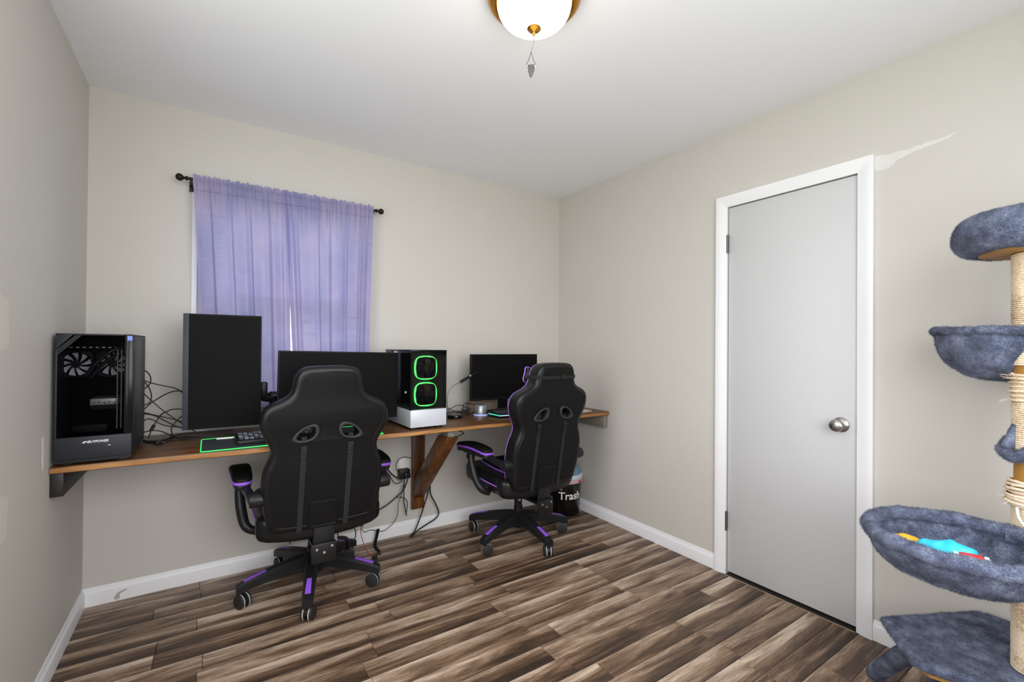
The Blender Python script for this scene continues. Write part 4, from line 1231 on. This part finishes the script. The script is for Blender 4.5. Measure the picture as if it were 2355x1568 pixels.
MB().tube([(0.097, -0.008, 0.2575), (0.108, -0.008, 0.262)], 0.0085, 12).build('lamp_collar', 'chrome', lmp)
MB().tube([(0.108, -0.008, 0.262), (0.158, -0.008, 0.283)], 0.0065, 12).build('lamp_tip', 'black_gloss', lmp, bevel=0.001)

bxo = thing('small_box', 'small grey brown carton behind the desk speaker', 'box', (-0.765, -0.085, ZT))
MB().box(-0.10, 0.10, -0.030, 0.030, 0.0, 0.072).build('carton', 'cardboard', bxo, bevel=0.0015)
MB().box(-0.1005, 0.1005, -0.0305, 0.0305, 0.060, 0.0745).build('lid', 'cardboard', bxo, bevel=0.0015)
pp = thing('notepad', 'pale notepad lying at the end of the desk near the right wall', 'notepad', (-0.190, -0.470, ZT), R(12))
MB().box(-0.080, 0.080, -0.052, 0.052, 0.0, 0.003).build('backing', 'cardboard', pp)
MB().box(-0.079, 0.079, -0.051, 0.051, 0.003, 0.0055).build('sheets', 'paper', pp)

# ---- cables
def cable(name, label, pts, r=0.0026, mat='cable', cat='cable', group=None, seg=6):
    o = MB().tube(crom(pts, 6), r, seg).build(name, mat, None, smooth=80)
    return setprops(o, label, cat, group)
GA = 'cables behind the black tower'
LA = ['black cable curling in a loop at the top rear of the black tower', 'topmost black cable running from the black tower to the portrait monitor',
 'black cable bowing down in a C shape beside the black tower', 'black cable slanting steeply across the tangle towards the portrait monitor foot',
 'black cable arching from black tower up to the portrait monitor', 'black cable with ferrite bead arching down from the portrait monitor',
 'black cable sagging low from black tower under the portrait monitor', 'black cable running gently down from tower towards the portrait monitor foot',
 'wavy black cable low behind the black tower', 'lowest hanging black cable just above the desk by the tower',
 'short upright black cable beside the portrait monitor lower corner', 'rearmost black cable snaking along the desk against the wall',
 'middle black cable snaking along the desk under the portrait monitor', 'frontmost black cable snaking along the desk towards the keyboard']
CA = [
 [(-2.626, -0.150, 1.112), (-2.608, -0.120, 1.092), (-2.599, -0.115, 1.065), (-2.603, -0.11, 1.039), (-2.614, -0.12, 1.025), (-2.626, -0.150, 1.016)],
 [(-2.628, -0.150, 1.064), (-2.596, -0.12, 1.045), (-2.550, -0.10, 1.028), (-2.502, -0.10, 1.013), (-2.460, -0.15, 0.985), (-2.40, -0.22, 0.97)],
 [(-2.628, -0.150, 1.066), (-2.607, -0.12, 1.028), (-2.597, -0.11, 0.992), (-2.598, -0.11, 0.961), (-2.609, -0.12, 0.947), (-2.626, -0.150, 0.944)],
 [(-2.628, -0.150, 1.008), (-2.595, -0.13, 0.963), (-2.549, -0.13, 0.911), (-2.501, -0.13, 0.866), (-2.462, -0.13, 0.832), (-2.42, -0.14, 0.80)],
 [(-2.450, -0.17, 1.002), (-2.502, -0.14, 1.004), (-2.540, -0.13, 0.990), (-2.572, -0.12, 0.968), (-2.597, -0.12, 0.949), (-2.622, -0.150, 0.922)],
 [(-2.450, -0.16, 0.912), (-2.506, -0.14, 0.917), (-2.537, -0.13, 0.905), (-2.558, -0.12, 0.891), (-2.574, -0.12, 0.863), (-2.589, -0.13, 0.832), (-2.603, -0.15, 0.786)],
 [(-2.626, -0.150, 0.905), (-2.583, -0.13, 0.890), (-2.536, -0.11, 0.854), (-2.500, -0.11, 0.830), (-2.455, -0.13, 0.812)],
 [(-2.626, -0.150, 0.912), (-2.572, -0.11, 0.886), (-2.525, -0.10, 0.868), (-2.479, -0.10, 0.849), (-2.43, -0.11, 0.83)],
 [(-2.630, -0.150, 0.862), (-2.610, -0.12, 0.875), (-2.590, -0.12, 0.869), (-2.564, -0.12, 0.850), (-2.536, -0.12, 0.836), (-2.480, -0.13, 0.826)],
 [(-2.630, -0.150, 0.815), (-2.594, -0.12, 0.818), (-2.559, -0.12, 0.812), (-2.524, -0.14, 0.795), (-2.49, -0.18, 0.7818)],
 [(-2.510, -0.15, 0.7818), (-2.517, -0.12, 0.823), (-2.503, -0.11, 0.848), (-2.470, -0.12, 0.886)],
 [(-2.620, -0.160, 0.7818), (-2.585, -0.214, 0.7818), (-2.550, -0.240, 0.7818), (-2.526, -0.160, 0.7818), (-2.500, -0.090, 0.7818), (-2.454, -0.055, 0.7818), (-2.377, -0.060, 0.7818), (-2.26, -0.060, 0.7818)],
 [(-2.618, -0.190, 0.7818), (-2.570, -0.232, 0.787), (-2.530, -0.215, 0.787), (-2.480, -0.150, 0.7818), (-2.420, -0.200, 0.7818), (-2.34, -0.22, 0.7818), (-2.24, -0.20, 0.7818)],
 [(-2.600, -0.230, 0.7818), (-2.545, -0.260, 0.7818), (-2.500, -0.215, 0.7818), (-2.44, -0.24, 0.7818), (-2.36, -0.24, 0.7825), (-2.28, -0.235, 0.7818), (-2.20, -0.22, 0.7818)],
]
for i, p in enumerate(CA):
    cable('cable', LA[i], p, 0.0030 if i > 10 else 0.0026, group=GA)
fb = thing('cable_connector', 'black cable plug lying at the foot of the portrait monitor', 'plug', (-2.548, -0.285, ZT), R(30))
MB().box(-0.020, 0.006, -0.007, 0.007, 0.001, 0.013).build('plug_body', 'black_plastic', fb, bevel=0.003)
MB().box(0.006, 0.018, -0.005, 0.005, 0.004, 0.010).build('plug_tip', 'chrome', fb)
MB().cyl((-2.5935, -0.136, 0.822), (-2.583, -0.127, 0.845), 0.007, seg=12).build('ferrite_bead', 'black_plastic', [c for c in COL.objects if c.name.startswith('cable')][5])

GB = 'cables behind the desk speaker'
LB = ['black cable humping up from green lit tower behind the lamp base', 'black cable arching highest behind the silver speaker', 'black cable lying along the wall behind the desk lamp',
 'black cable lying flat between lamp base and silver speaker', 'tightly coiled black cable beside the silver speaker', 'small loose coil of black cable in front of the tangle by the speaker']
CB = [
 [(-1.20, -0.06, 0.80), (-1.044, -0.10, 0.812), (-1.013, -0.11, 0.816), (-0.972, -0.12, 0.833), (-0.930, -0.12, 0.827), (-0.88, -0.10, 0.800)],
 [(-0.935, -0.175, 0.790), (-0.950, -0.16, 0.828), (-0.933, -0.15, 0.845), (-0.894, -0.15, 0.843), (-0.848, -0.15, 0.831), (-0.82, -0.13, 0.800)],
 [(-1.20, -0.04, 0.7818), (-1.08, -0.06, 0.7818), (-1.00, -0.05, 0.800), (-0.95, -0.08, 0.7818), (-0.90, -0.10, 0.790)],
 [(-1.20, -0.09, 0.7818), (-1.06, -0.10, 0.7818), (-0.98, -0.09, 0.790), (-0.93, -0.15, 0.7818), (-0.92, -0.20, 0.7818)],
 [(-0.955, -0.13, 0.7835), (-0.970, -0.19, 0.800), (-0.930, -0.20, 0.820), (-0.895, -0.16, 0.805), (-0.92, -0.13, 0.79), (-0.955, -0.15, 0.815), (-0.94, -0.19, 0.79)],
 [(-0.985, -0.20, 0.7818), (-0.94, -0.215, 0.7870), (-0.915, -0.17, 0.800), (-0.945, -0.14, 0.795), (-0.965, -0.18, 0.788), (-0.925, -0.21, 0.798)],
]
for i, p in enumerate(CB):
    cable('cable', LB[i], p, 0.0026, group=GB)

# ================================================================== WIRES UNDER THE DESK
wo = thing('power_outlet', 'white wall outlet behind the desk bracket', 'outlet', (-1.300, -0.001, 0.445))
MB().box(-0.036, 0.036, -0.006, 0.0, -0.058, 0.058).build('cover_plate', 'outlet', wo, bevel=0.002)
MB().box(-0.017, 0.017, -0.0085, -0.006, -0.040, 0.040).build('socket', 'outlet', wo, bevel=0.002)
pa_ = thing('power_adapter', 'black power adapter plugged in beside the desk bracket', 'adapter', (-1.308, -0.010, 0.405))
MB().box(-0.036, 0.034, -0.046, -0.0002, -0.032, 0.030).build('adapter_body', 'black_plastic', pa_, bevel=0.006)
MB().box(-0.010, 0.030, -0.062, -0.0465, -0.024, 0.008).build('adapter_plug', 'base_plastic', pa_, bevel=0.004)
GC = 'cables below the desk'
UC = [
 ('thin black cable looping above the power adapter', [(-1.262, -0.045, 0.500), (-1.312, -0.045, 0.513), (-1.351, -0.045, 0.499), (-1.367, -0.045, 0.469), (-1.356, -0.045, 0.430), (-1.334, -0.045, 0.424)], 0.0024),
 ('thick black cable running from power adapter up behind nearer chair', [(-1.560, -0.06, 0.70), (-1.500, -0.05, 0.55), (-1.443, -0.045, 0.479), (-1.399, -0.045, 0.421), (-1.361, -0.05, 0.388), (-1.328, -0.06, 0.373)], 0.0046),
 ('black cable running level from power adapter behind nearer chair', [(-1.580, -0.05, 0.440), (-1.456, -0.045, 0.426), (-1.416, -0.045, 0.418), (-1.388, -0.045, 0.371), (-1.361, -0.05, 0.351), (-1.328, -0.062, 0.368)], 0.0028),
 ('black cable sagging from power adapter to nearer chair', [(-1.294, -0.062, 0.372), (-1.316, -0.05, 0.306), (-1.360, -0.045, 0.266), (-1.403, -0.045, 0.236), (-1.456, -0.045, 0.210), (-1.534, -0.045, 0.191), (-1.640, -0.05, 0.170)], 0.0040),
 ('thin black wire hanging to the baseboard below power adapter', [(-1.315, -0.063, 0.375), (-1.327, -0.045, 0.281), (-1.348, -0.045, 0.221), (-1.353, -0.045, 0.153), (-1.380, -0.042, 0.100), (-1.439, -0.04, 0.065), (-1.481, -0.04, 0.074), (-1.523, -0.04, 0.088), (-1.563, -0.05, 0.087), (-1.600, -0.08, 0.140), (-1.64, -0.12, 0.25)], 0.0020),
 ('black wire hanging straight down below power adapter', [(-1.317, -0.064, 0.380), (-1.313, -0.045, 0.279), (-1.310, -0.045, 0.214), (-1.293, -0.045, 0.133)], 0.0032),
 ('short black cable loop hanging below power adapter', [(-1.362, -0.042, 0.262), (-1.315, -0.045, 0.252), (-1.290, -0.048, 0.216), (-1.297, -0.050, 0.150)], 0.0026),
 ('black power cord falling straight from bracket to floor', [(-1.180, -0.045, 0.40), (-1.144, -0.045, 0.339), (-1.146, -0.045, 0.261), (-1.177, -0.045, 0.162), (-1.212, -0.048, 0.076), (-1.245, -0.055, 0.018), (-1.279, -0.068, 0.0045)], 0.0044),
 ('black power cord bowing out beside the bracket to the floor', [(-1.175, -0.050, 0.41), (-1.138, -0.050, 0.338), (-1.128, -0.045, 0.247), (-1.088, -0.04, 0.168), (-1.063, -0.035, 0.107), (-1.081, -0.035, 0.071), (-1.147, -0.04, 0.046), (-1.223, -0.055, 0.022), (-1.270, -0.080, 0.0045)], 0.0044),
 ('black cable hooked under the front of the desk by bracket', [(-1.160, -0.50, 0.742), (-1.120, -0.49, 0.725), (-1.110, -0.47, 0.712), (-1.155, -0.45, 0.69), (-1.164, -0.42, 0.66)], 0.0030),
 ('black cable drooping behind the back legs of nearer chair', [(-1.70, -0.10, 0.30), (-1.665, -0.10, 0.20), (-1.630, -0.10, 0.12), (-1.640, -0.08, 0.05), (-1.69, -0.06, 0.03), (-1.72, -0.05, 0.10), (-1.70, -0.06, 0.24)], 0.0030),
]
for lb, p, r_ in UC:
    cable('cable', lb, p, r_, group=GC)
vst = MB()
rs = []
for p in crom([(-1.478, -0.046, 0.086), (-1.486, -0.046, 0.045), (-1.497, -0.052, 0.010), (-1.512, -0.10, 0.0035), (-1.512, -0.178, 0.004)], 5):
    rs.append([p + Vector((-0.009, 0, 0.0012)), p + Vector((0.009, 0, 0.0012)), p + Vector((0.009, -0.002, -0.0012)), p + Vector((-0.009, -0.002, -0.0012))])
setprops(vst.rings(rs).build('cable_tie', 'fabric', None), 'black fabric cable tie hanging on the baseboard', 'cable tie')
rw = thing('red_wire', 'thin red wire with black clip on floor under nearer chair', 'wire', (0, 0, 0))
MB().tube(crom([(-1.66, -0.13, 0.33), (-1.618, -0.13, 0.24), (-1.608, -0.125, 0.159), (-1.605, -0.13, 0.104), (-1.590, -0.16, 0.040), (-1.575, -0.205, 0.010), (-1.559, -0.235, 0.004)], 6), 0.0020, 6).build('wire', 'cable_red', rw, smooth=80)
MB().box(-1.572, -1.548, -0.262, -0.232, 0.001, 0.016).build('clip_body', 'black_plastic', rw, bevel=0.003)
MB().tube([(-1.556, -0.250, 0.012), (-1.535, -0.243, 0.024), (-1.528, -0.255, 0.018)], 0.0045, 8).build('clip_jaw', 'black_plastic', rw)

# ================================================================== TRASH BIN
tb = thing('trash_bin', 'glossy black round trash bin with white lettering in the corner', 'trash bin', (-0.142, -0.250, 0))
MB().lathe([(0.108, 0.0), (0.114, 0.006), (0.128, 0.250), (0.130, 0.256), (0.124, 0.256), (0.112, 0.02), (0.001, 0.02)], 40).build('bin_body', 'bin', tb, smooth=50)
MB().lathe([(0.1315, 0.238), (0.1335, 0.240), (0.1335, 0.262), (0.1315, 0.264)], 40, cap0=False, cap1=False).build('pink_band', 'bin_pink', tb, smooth=50)
MB().lathe([(0.1320, 0.264), (0.1360, 0.268), (0.1360, 0.292), (0.1300, 0.298)], 40, cap0=True, cap1=True).build('rim_band', 'bin_band', tb, smooth=50)
MB().lathe([(0.128, 0.298), (0.122, 0.318), (0.104, 0.345), (0.070, 0.366), (0.030, 0.377), (0.001, 0.379)], 40).build('dome_lid', 'bin_dome', tb, smooth=70)
# the bin faces the camera side
va = math.atan2(-2.877 + 0.250, -2.368 + 0.142)
def wrap(a, b, c):
    rr = 0.1212 + 0.014 * ((b + 0.150) - 0.140) / 0.25 + 0.0006 + c
    an = va + R(24) + a / 0.1212
    return (rr * math.cos(an), rr * math.sin(an), b + 0.150)
tm = text_mesh('Trash', 0.078, 0.0003, 0, 0.0012, None)
bm = bmesh.new(); bm.from_mesh(tm)
bmesh.ops.triangulate(bm, faces=bm.faces)
bmesh.ops.subdivide_edges(bm, edges=[e for e in bm.edges if e.calc_length() > 0.012], cuts=2)
for v in bm.verts:
    v.co = Vector(wrap(*v.co))
bm.to_mesh(tm); bm.free()
tl_ = link('trash_lettering', tm, 'white_print', tb, 0)
tl_['label'] = 'white word Trash'
rd = []
for an in range(6):
    pass
aa = va + R(58)
MB().box(-0.012, 0.012, -0.0012, 0.0012, 0.243, 0.261, Matrix.Rotation(aa + PI / 2, 4, 'Z') @ Matrix.Translation((0, -0.1345, 0))).build('red_tag', 'bin_red', tb)

# ================================================================== CAT TREE
PX, PY = -0.362, -2.620
ct = thing('cat_tree', 'tall slate blue plush cat tree with sisal rope post', 'cat tree', (PX, PY, 0))
def rel(x, y): return (x - PX, y - PY)
# base board and lower platform
bp_ = [rel(*p) for p in ((-0.56, -2.42), (-0.10, -2.42), (-0.10, -2.82), (-0.56, -2.82))]
link('base_board', plate_mesh(bp_, 0.030, 0.010, (), 3, lambda x, y, z: (x, y, 0.015 + z)), 'plush', ct, 60)
pf_ = [(-0.392, -2.262), (-0.052, -2.438), (-0.046, -2.50), (-0.060, -2.72), (-0.42, -2.78), (-0.505, -2.615), (-0.565, -2.494), (-0.590, -2.425), (-0.580, -2.400), (-0.490, -2.330)]
pf_ = [rel(*p) for p in pf_]
def fuzz(me, amp, sc, seed=0):
    from mathutils import noise
    for v in me.vertices:
        n = noise.noise_vector(v.co * sc + Vector((seed, seed, seed)))
        v.co += n * amp
    return me
def densify(me, n=2):
    bm = bmesh.new(); bm.from_mesh(me)
    bmesh.ops.triangulate(bm, faces=bm.faces)
    for _ in range(n):
        bmesh.ops.subdivide_edges(bm, edges=[e for e in bm.edges if e.calc_length() > 0.025], cuts=1)
        bmesh.ops.triangulate(bm, faces=bm.faces)
    bm.to_mesh(me); bm.free()
    return me
link('lower_platform', fuzz(densify(plate_mesh(pf_, 0.028, 0.012, (), 4, lambda x, y, z: (x, y, 0.284 + z)), 4), 0.0030, 28), 'plush', ct, 80)
link('platform_board', plate_mesh(inset(pf_, -0.0) and [((x) * 0.93, y * 0.93) for x, y in pf_], 0.012, 0.001, (), 1, lambda x, y, z: (x, y, 0.2635 + z)), 'carton_tube', ct)
MB().cyl((0, 0, 0.030), (0, 0, 0.257), 0.048, seg=28).build('lower_column', 'sisal', ct)
x1, y1 = rel(-0.17, -2.50)
MB().cyl((x1, y1, 0.030), (x1, y1, 0.257), 0.045, seg=28).build('lower_column', 'plush', ct)
a_, b_ = rel(-0.470, -2.365), rel(-0.300, -2.215)
rm = MB().tube([(a_[0], a_[1], 0.262), (b_[0], b_[1], 0.030)], 0.026, 16)
me = rm.mesh('plush_ramp')
link('plush_ramp', fuzz(me, 0.002, 40), 'plush', ct, 80)
c_ = rel(-0.475, -2.455)
me = MB().sphere((c_[0], c_[1], 0.205), 0.042, 0.042, 0.052, 24, 16).mesh()
link('hanging_pompom', fuzz(me, 0.010, 45, 3), 'plush', ct, 80)
# main post: cardboard tube with rope wound round it
MB().cyl((0, 0, 0.298), (0, 0, 1.540), 0.0455, seg=36).build('post_tube', 'carton_tube', ct)
def rope(z0, z1, pitch=0.0062, r=0.0033, R0=0.0482, jit=0.0, seed=0):
    rn_ = random.Random(seed)
    n = int((z1 - z0) / pitch * 22)
    pts = []
    for i in range(n + 1):
        a = 2 * PI * i / 22
        rr = R0 + (jit * math.sin(a * 0.37 + seed) if jit else 0) + rn_.uniform(-1, 1) * 0.0003
        pts.append((rr * math.cos(a), rr * math.sin(a), z0 + (z1 - z0) * i / n + (jit * 0.8 * math.sin(a * 1.13 + seed) if jit else 0)))
    return MB().tube(pts, r, 6)
rope(0.300, 0.835).build('sisal_wrap', 'sisal', ct, smooth=80)
rope(0.915, 1.165).build('sisal_wrap', 'sisal', ct, smooth=80)
rope(1.190, 1.520).build('sisal_wrap', 'sisal', ct, smooth=80)
rope(1.085, 1.165, 0.012, 0.0036, 0.0545, 0.003, 2).build('loose_rope', 'sisal', ct, smooth=80)
rope(0.775, 0.848, 0.0085, 0.0042, 0.0590, 0.005, 5).build('loose_rope', 'sisal', ct, smooth=80)
MB().tube(crom([(-0.058, 0.030, 0.780), (-0.066, 0.022, 0.745), (-0.060, -0.01, 0.705), (-0.040, -0.040, 0.675), (0.0, -0.060, 0.650)], 6), 0.0038, 8).build('loose_rope_end', 'outlet', ct, smooth=80)
# frayed strands
for k in range(26):
    rn_ = random.Random(k)
    a = rn_.uniform(1.7, 3.6)
    z = rn_.choice([0.80, 0.83, 0.845, 1.10, 1.09, 1.15]) + rn_.uniform(-0.01, 0.01)
    p0 = Vector((0.056 * math.cos(a), 0.056 * math.sin(a), z))
    dv = Vector((math.cos(a) + rn_.uniform(-.5, .5), math.sin(a) + rn_.uniform(-.5, .5), rn_.uniform(-0.6, 0.6))).normalized() * rn_.uniform(0.012, 0.030)
    MB().tube([p0, p0 + dv * 0.5 + Vector((0, 0, 0.002)), p0 + dv], 0.0005, 4).build('frayed_strand', 'sisal', ct)
# plush tatter hanging on the post
def bowl(name, cx, cy, cz, ra, rb, dep, rim, ang=0.0, ruck=0.008, seed=0, tilt=0.0):
    from mathutils import noise
    NU, NV = 72, 18
    rs = []
    for j in range(NV + 1):
        v = j / NV
        ph = v * PI / 2
        rho = math.cos(ph) ** 0.62 if j < NV else 0.002
        ring = []
        for i in range(NU):
            u = 2 * PI * i / NU
            fold = 1 + 0.020 * math.sin(u * 14 + seed) * math.sin(PI * min(1, v * 1.4)) + 0.012 * math.sin(u * 23 + seed * 2) * v
            x = ra * rho * math.cos(u) * fold
            y = rb * rho * math.sin(u) * fold
            z = -dep * math.sin(ph)
            z += tilt * x
            p = Vector((cx + x * math.cos(ang) - y * math.sin(ang), cy + x * math.sin(ang) + y * math.cos(ang), cz + z))
            p += noise.noise_vector(p * 22 + Vector((seed, 0, 0))) * ruck * 0.5
            ring.append(p)
        rs.append(ring)
    mb = MB().rings(rs, cap0=False, cap1=True)
    o = mb.build(name, 'plush', ct, smooth=80)
    sd = o.modifiers.new('thickness', 'SOLIDIFY')
    sd.thickness = 0.012
    sd.offset = 0
    pts = []
    for i in range(96):
        u = 2 * PI * i / 96
        x, y = (ra + 0.004) * math.cos(u), (rb + 0.004) * math.sin(u)
        p = Vector((cx + x * math.cos(ang) - y * math.sin(ang), cy + x * math.sin(ang) + y * math.cos(ang), cz + tilt * x + 0.004))
        p += noise.noise_vector(p * 16) * 0.005
        pts.append(p)
    me_ = MB().tube(pts, rim, 14, True).mesh()
    link('rim_roll', fuzz(me_, 0.0035, 40, seed), 'plush', o, 80)
    return o
bx_, by_ = rel(-0.614, -2.508)
bowl('hammock_basket', bx_, by_, 0.698, 0.199, 0.196, 0.102, 0.020, R(20), 0.012, 1)
# strap holding the basket to the post
MB().tube(crom([(-0.075, 0.050, 0.690), (-0.052, -0.052, 0.684), (0.052, -0.052, 0.684), (0.055, 0.052, 0.684), (-0.020, 0.066, 0.690)], 6), 0.014, 10).build('basket_strap', 'plush', ct, smooth=80)
bx2, by2 = rel(-0.235, -2.560)
bowl('hanging_bowl', bx2, by2, 1.290, 0.180, 0.185, 0.148, 0.012, 0.0, 0.008, 4)
MB().tube(crom([(0.02, 0.075, 1.292), (-0.052, 0.046, 1.290), (-0.062, -0.010, 1.289), (-0.040, -0.055, 1.288), (0.03, -0.075, 1.288)], 6), 0.011, 10).build('bowl_strap', 'plush', ct, smooth=80)
# torn plush collar round the post
me = MB().tube(crom([(0.062 * math.cos(a), 0.062 * math.sin(a), 0.955 + 0.010 * math.sin(a * 2) - 0.020 * math.cos(a - 2.4)) for a in [2 * PI * k / 10 for k in range(10)]], 5, True), 0.017, 12, True).mesh()
link('plush_collar', fuzz(me, 0.006, 55, 9), 'plush', ct, 80)
me = MB().prism([(0.052, 0.93), (0.075, 0.95), (0.060, 1.000), (0.050, 1.02)], -0.010, 0.010, lambda a, b, c: (a * math.cos(2.2) - c * math.sin(2.2), a * math.sin(2.2) + c * math.cos(2.2), b)).mesh('tatter', 0.004)
link('plush_tatter', fuzz(densify(me, 2), 0.003, 60), 'plush', ct, 80)
# top perch
MB().lathe([(0.120, 1.520), (0.124, 1.532), (0.120, 1.545), (0.001, 1.545)], 40).build('perch_board', 'carton_tube', ct, smooth=40)
NU = 72
pts = []
for i in range(NU):
    u = 2 * PI * i / NU
    pts.append(Vector((0.166 * math.cos(u), 0.166 * math.sin(u), 1.585)))
rs = []
for i in range(NU + 1):
    u = 2 * PI * i / NU
    ring = []
    for k in range(16):
        a = 2 * PI * k / 16
        rr = 0.134 + 0.046 * math.cos(a)
        zz = 1.580 + 0.058 * math.sin(a)
        ring.append(Vector((rr * math.cos(u), rr * math.sin(u), zz)))
    rs.append(ring)
me = MB().rings(rs, False, False).mesh()
pb_ = link('perch_bolster', fuzz(me, 0.006, 14, 2), 'plush', ct, 80)
MB().tube([(0.1765 * math.cos(2 * PI * i / 60), 0.1765 * math.sin(2 * PI * i / 60), 1.562) for i in range(60)], 0.0030, 6, True).build('bolster_seam', 'plush', pb_)
me = MB().lathe([(0.001, 1.552), (0.115, 1.552), (0.115, 1.570), (0.08, 1.582), (0.001, 1.584)], 40).mesh()
link('perch_cushion', fuzz(densify(me, 2), 0.004, 20), 'plush', ct, 80)

# ---- cat toys in the basket
def toy(name, label, x, y, z, rx, ry, rz_, mat, rot, seed, amp=0.006):
    t = thing(name, label, 'cat toy', (x, y, z), rot)
    me = MB().sphere((0, 0, 0), rx, ry, rz_, 28, 18).mesh()
    link('toy_body', fuzz(me, amp, 38, seed), mat, t, 60)
    return t
t1 = toy('cat_toy', 'crinkled cyan cloth toy in the plush basket', -0.726, -2.505, 0.696, 0.062, 0.032, 0.028, 'cyan', R(-62), 2, 0.010)
t2 = toy('cat_toy', 'flat yellow toy at the tip of the plush basket', -0.726, -2.415, 0.695, 0.042, 0.020, 0.014, 'yellow', R(-55), 5)
t3 = thing('cat_toy', 'small red and white striped toy beside the cyan cloth', 'cat toy', (-0.745, -2.560, 0.690), R(-70))
MB().box(-0.022, 0.022, -0.014, 0.014, 0.0, 0.022).build('toy_body', 'red', t3, bevel=0.006)
MB().box(-0.034, -0.0225, -0.014, 0.014, 0.0, 0.021).build('white_end', 'white_print', t3, bevel=0.005)
MB().box(0.0225, 0.034, -0.014, 0.014, 0.0, 0.021).build('white_end', 'white_print', t3, bevel=0.005)
t4 = toy('cat_toy', 'thin lime strip toy under the cyan cloth', -0.772, -2.515, 0.688, 0.030, 0.012, 0.010, 'lime', R(-65), 8, 0.002)

# ---- short plush pile on the fabric pieces of the cat tree
def pile(o, n, ln, seed):
    md = o.modifiers.new('plush_pile', 'PARTICLE_SYSTEM')
    st_ = md.particle_system.settings
    md.particle_system.seed = seed
    st_.type = 'HAIR'
    st_.count = n
    st_.hair_step = 2
    st_.display_step = 2
    st_.render_step = 2
    st_.emit_from = 'FACE'
    st_.use_modifier_stack = True
    st_.distribution = 'RAND'
    st_.hair_length = ln
    st_.brownian_factor = 0.0
    st_.factor_random = 0.0007
    st_.length_random = 0.5
    st_.root_radius = 1.0
    st_.tip_radius = 0.25
    st_.radius_scale = 0.0005
    st_.material = 1
FUR = {'lower_platform': 26000, 'plush_ramp': 5000, 'hanging_pompom': 6000, 'hammock_basket': 30000, 'rim_roll': 11000, 'hanging_bowl': 14000, 'plush_collar': 4000, 'perch_bolster': 18000, 'basket_strap': 2500, 'bowl_strap': 2500}
for i, o in enumerate(list(COL.objects)):
    b = o.name.split('.')[0]
    if b in FUR and o.type == 'MESH':
        pile(o, FUR[b] * 2, 0.0060, i)
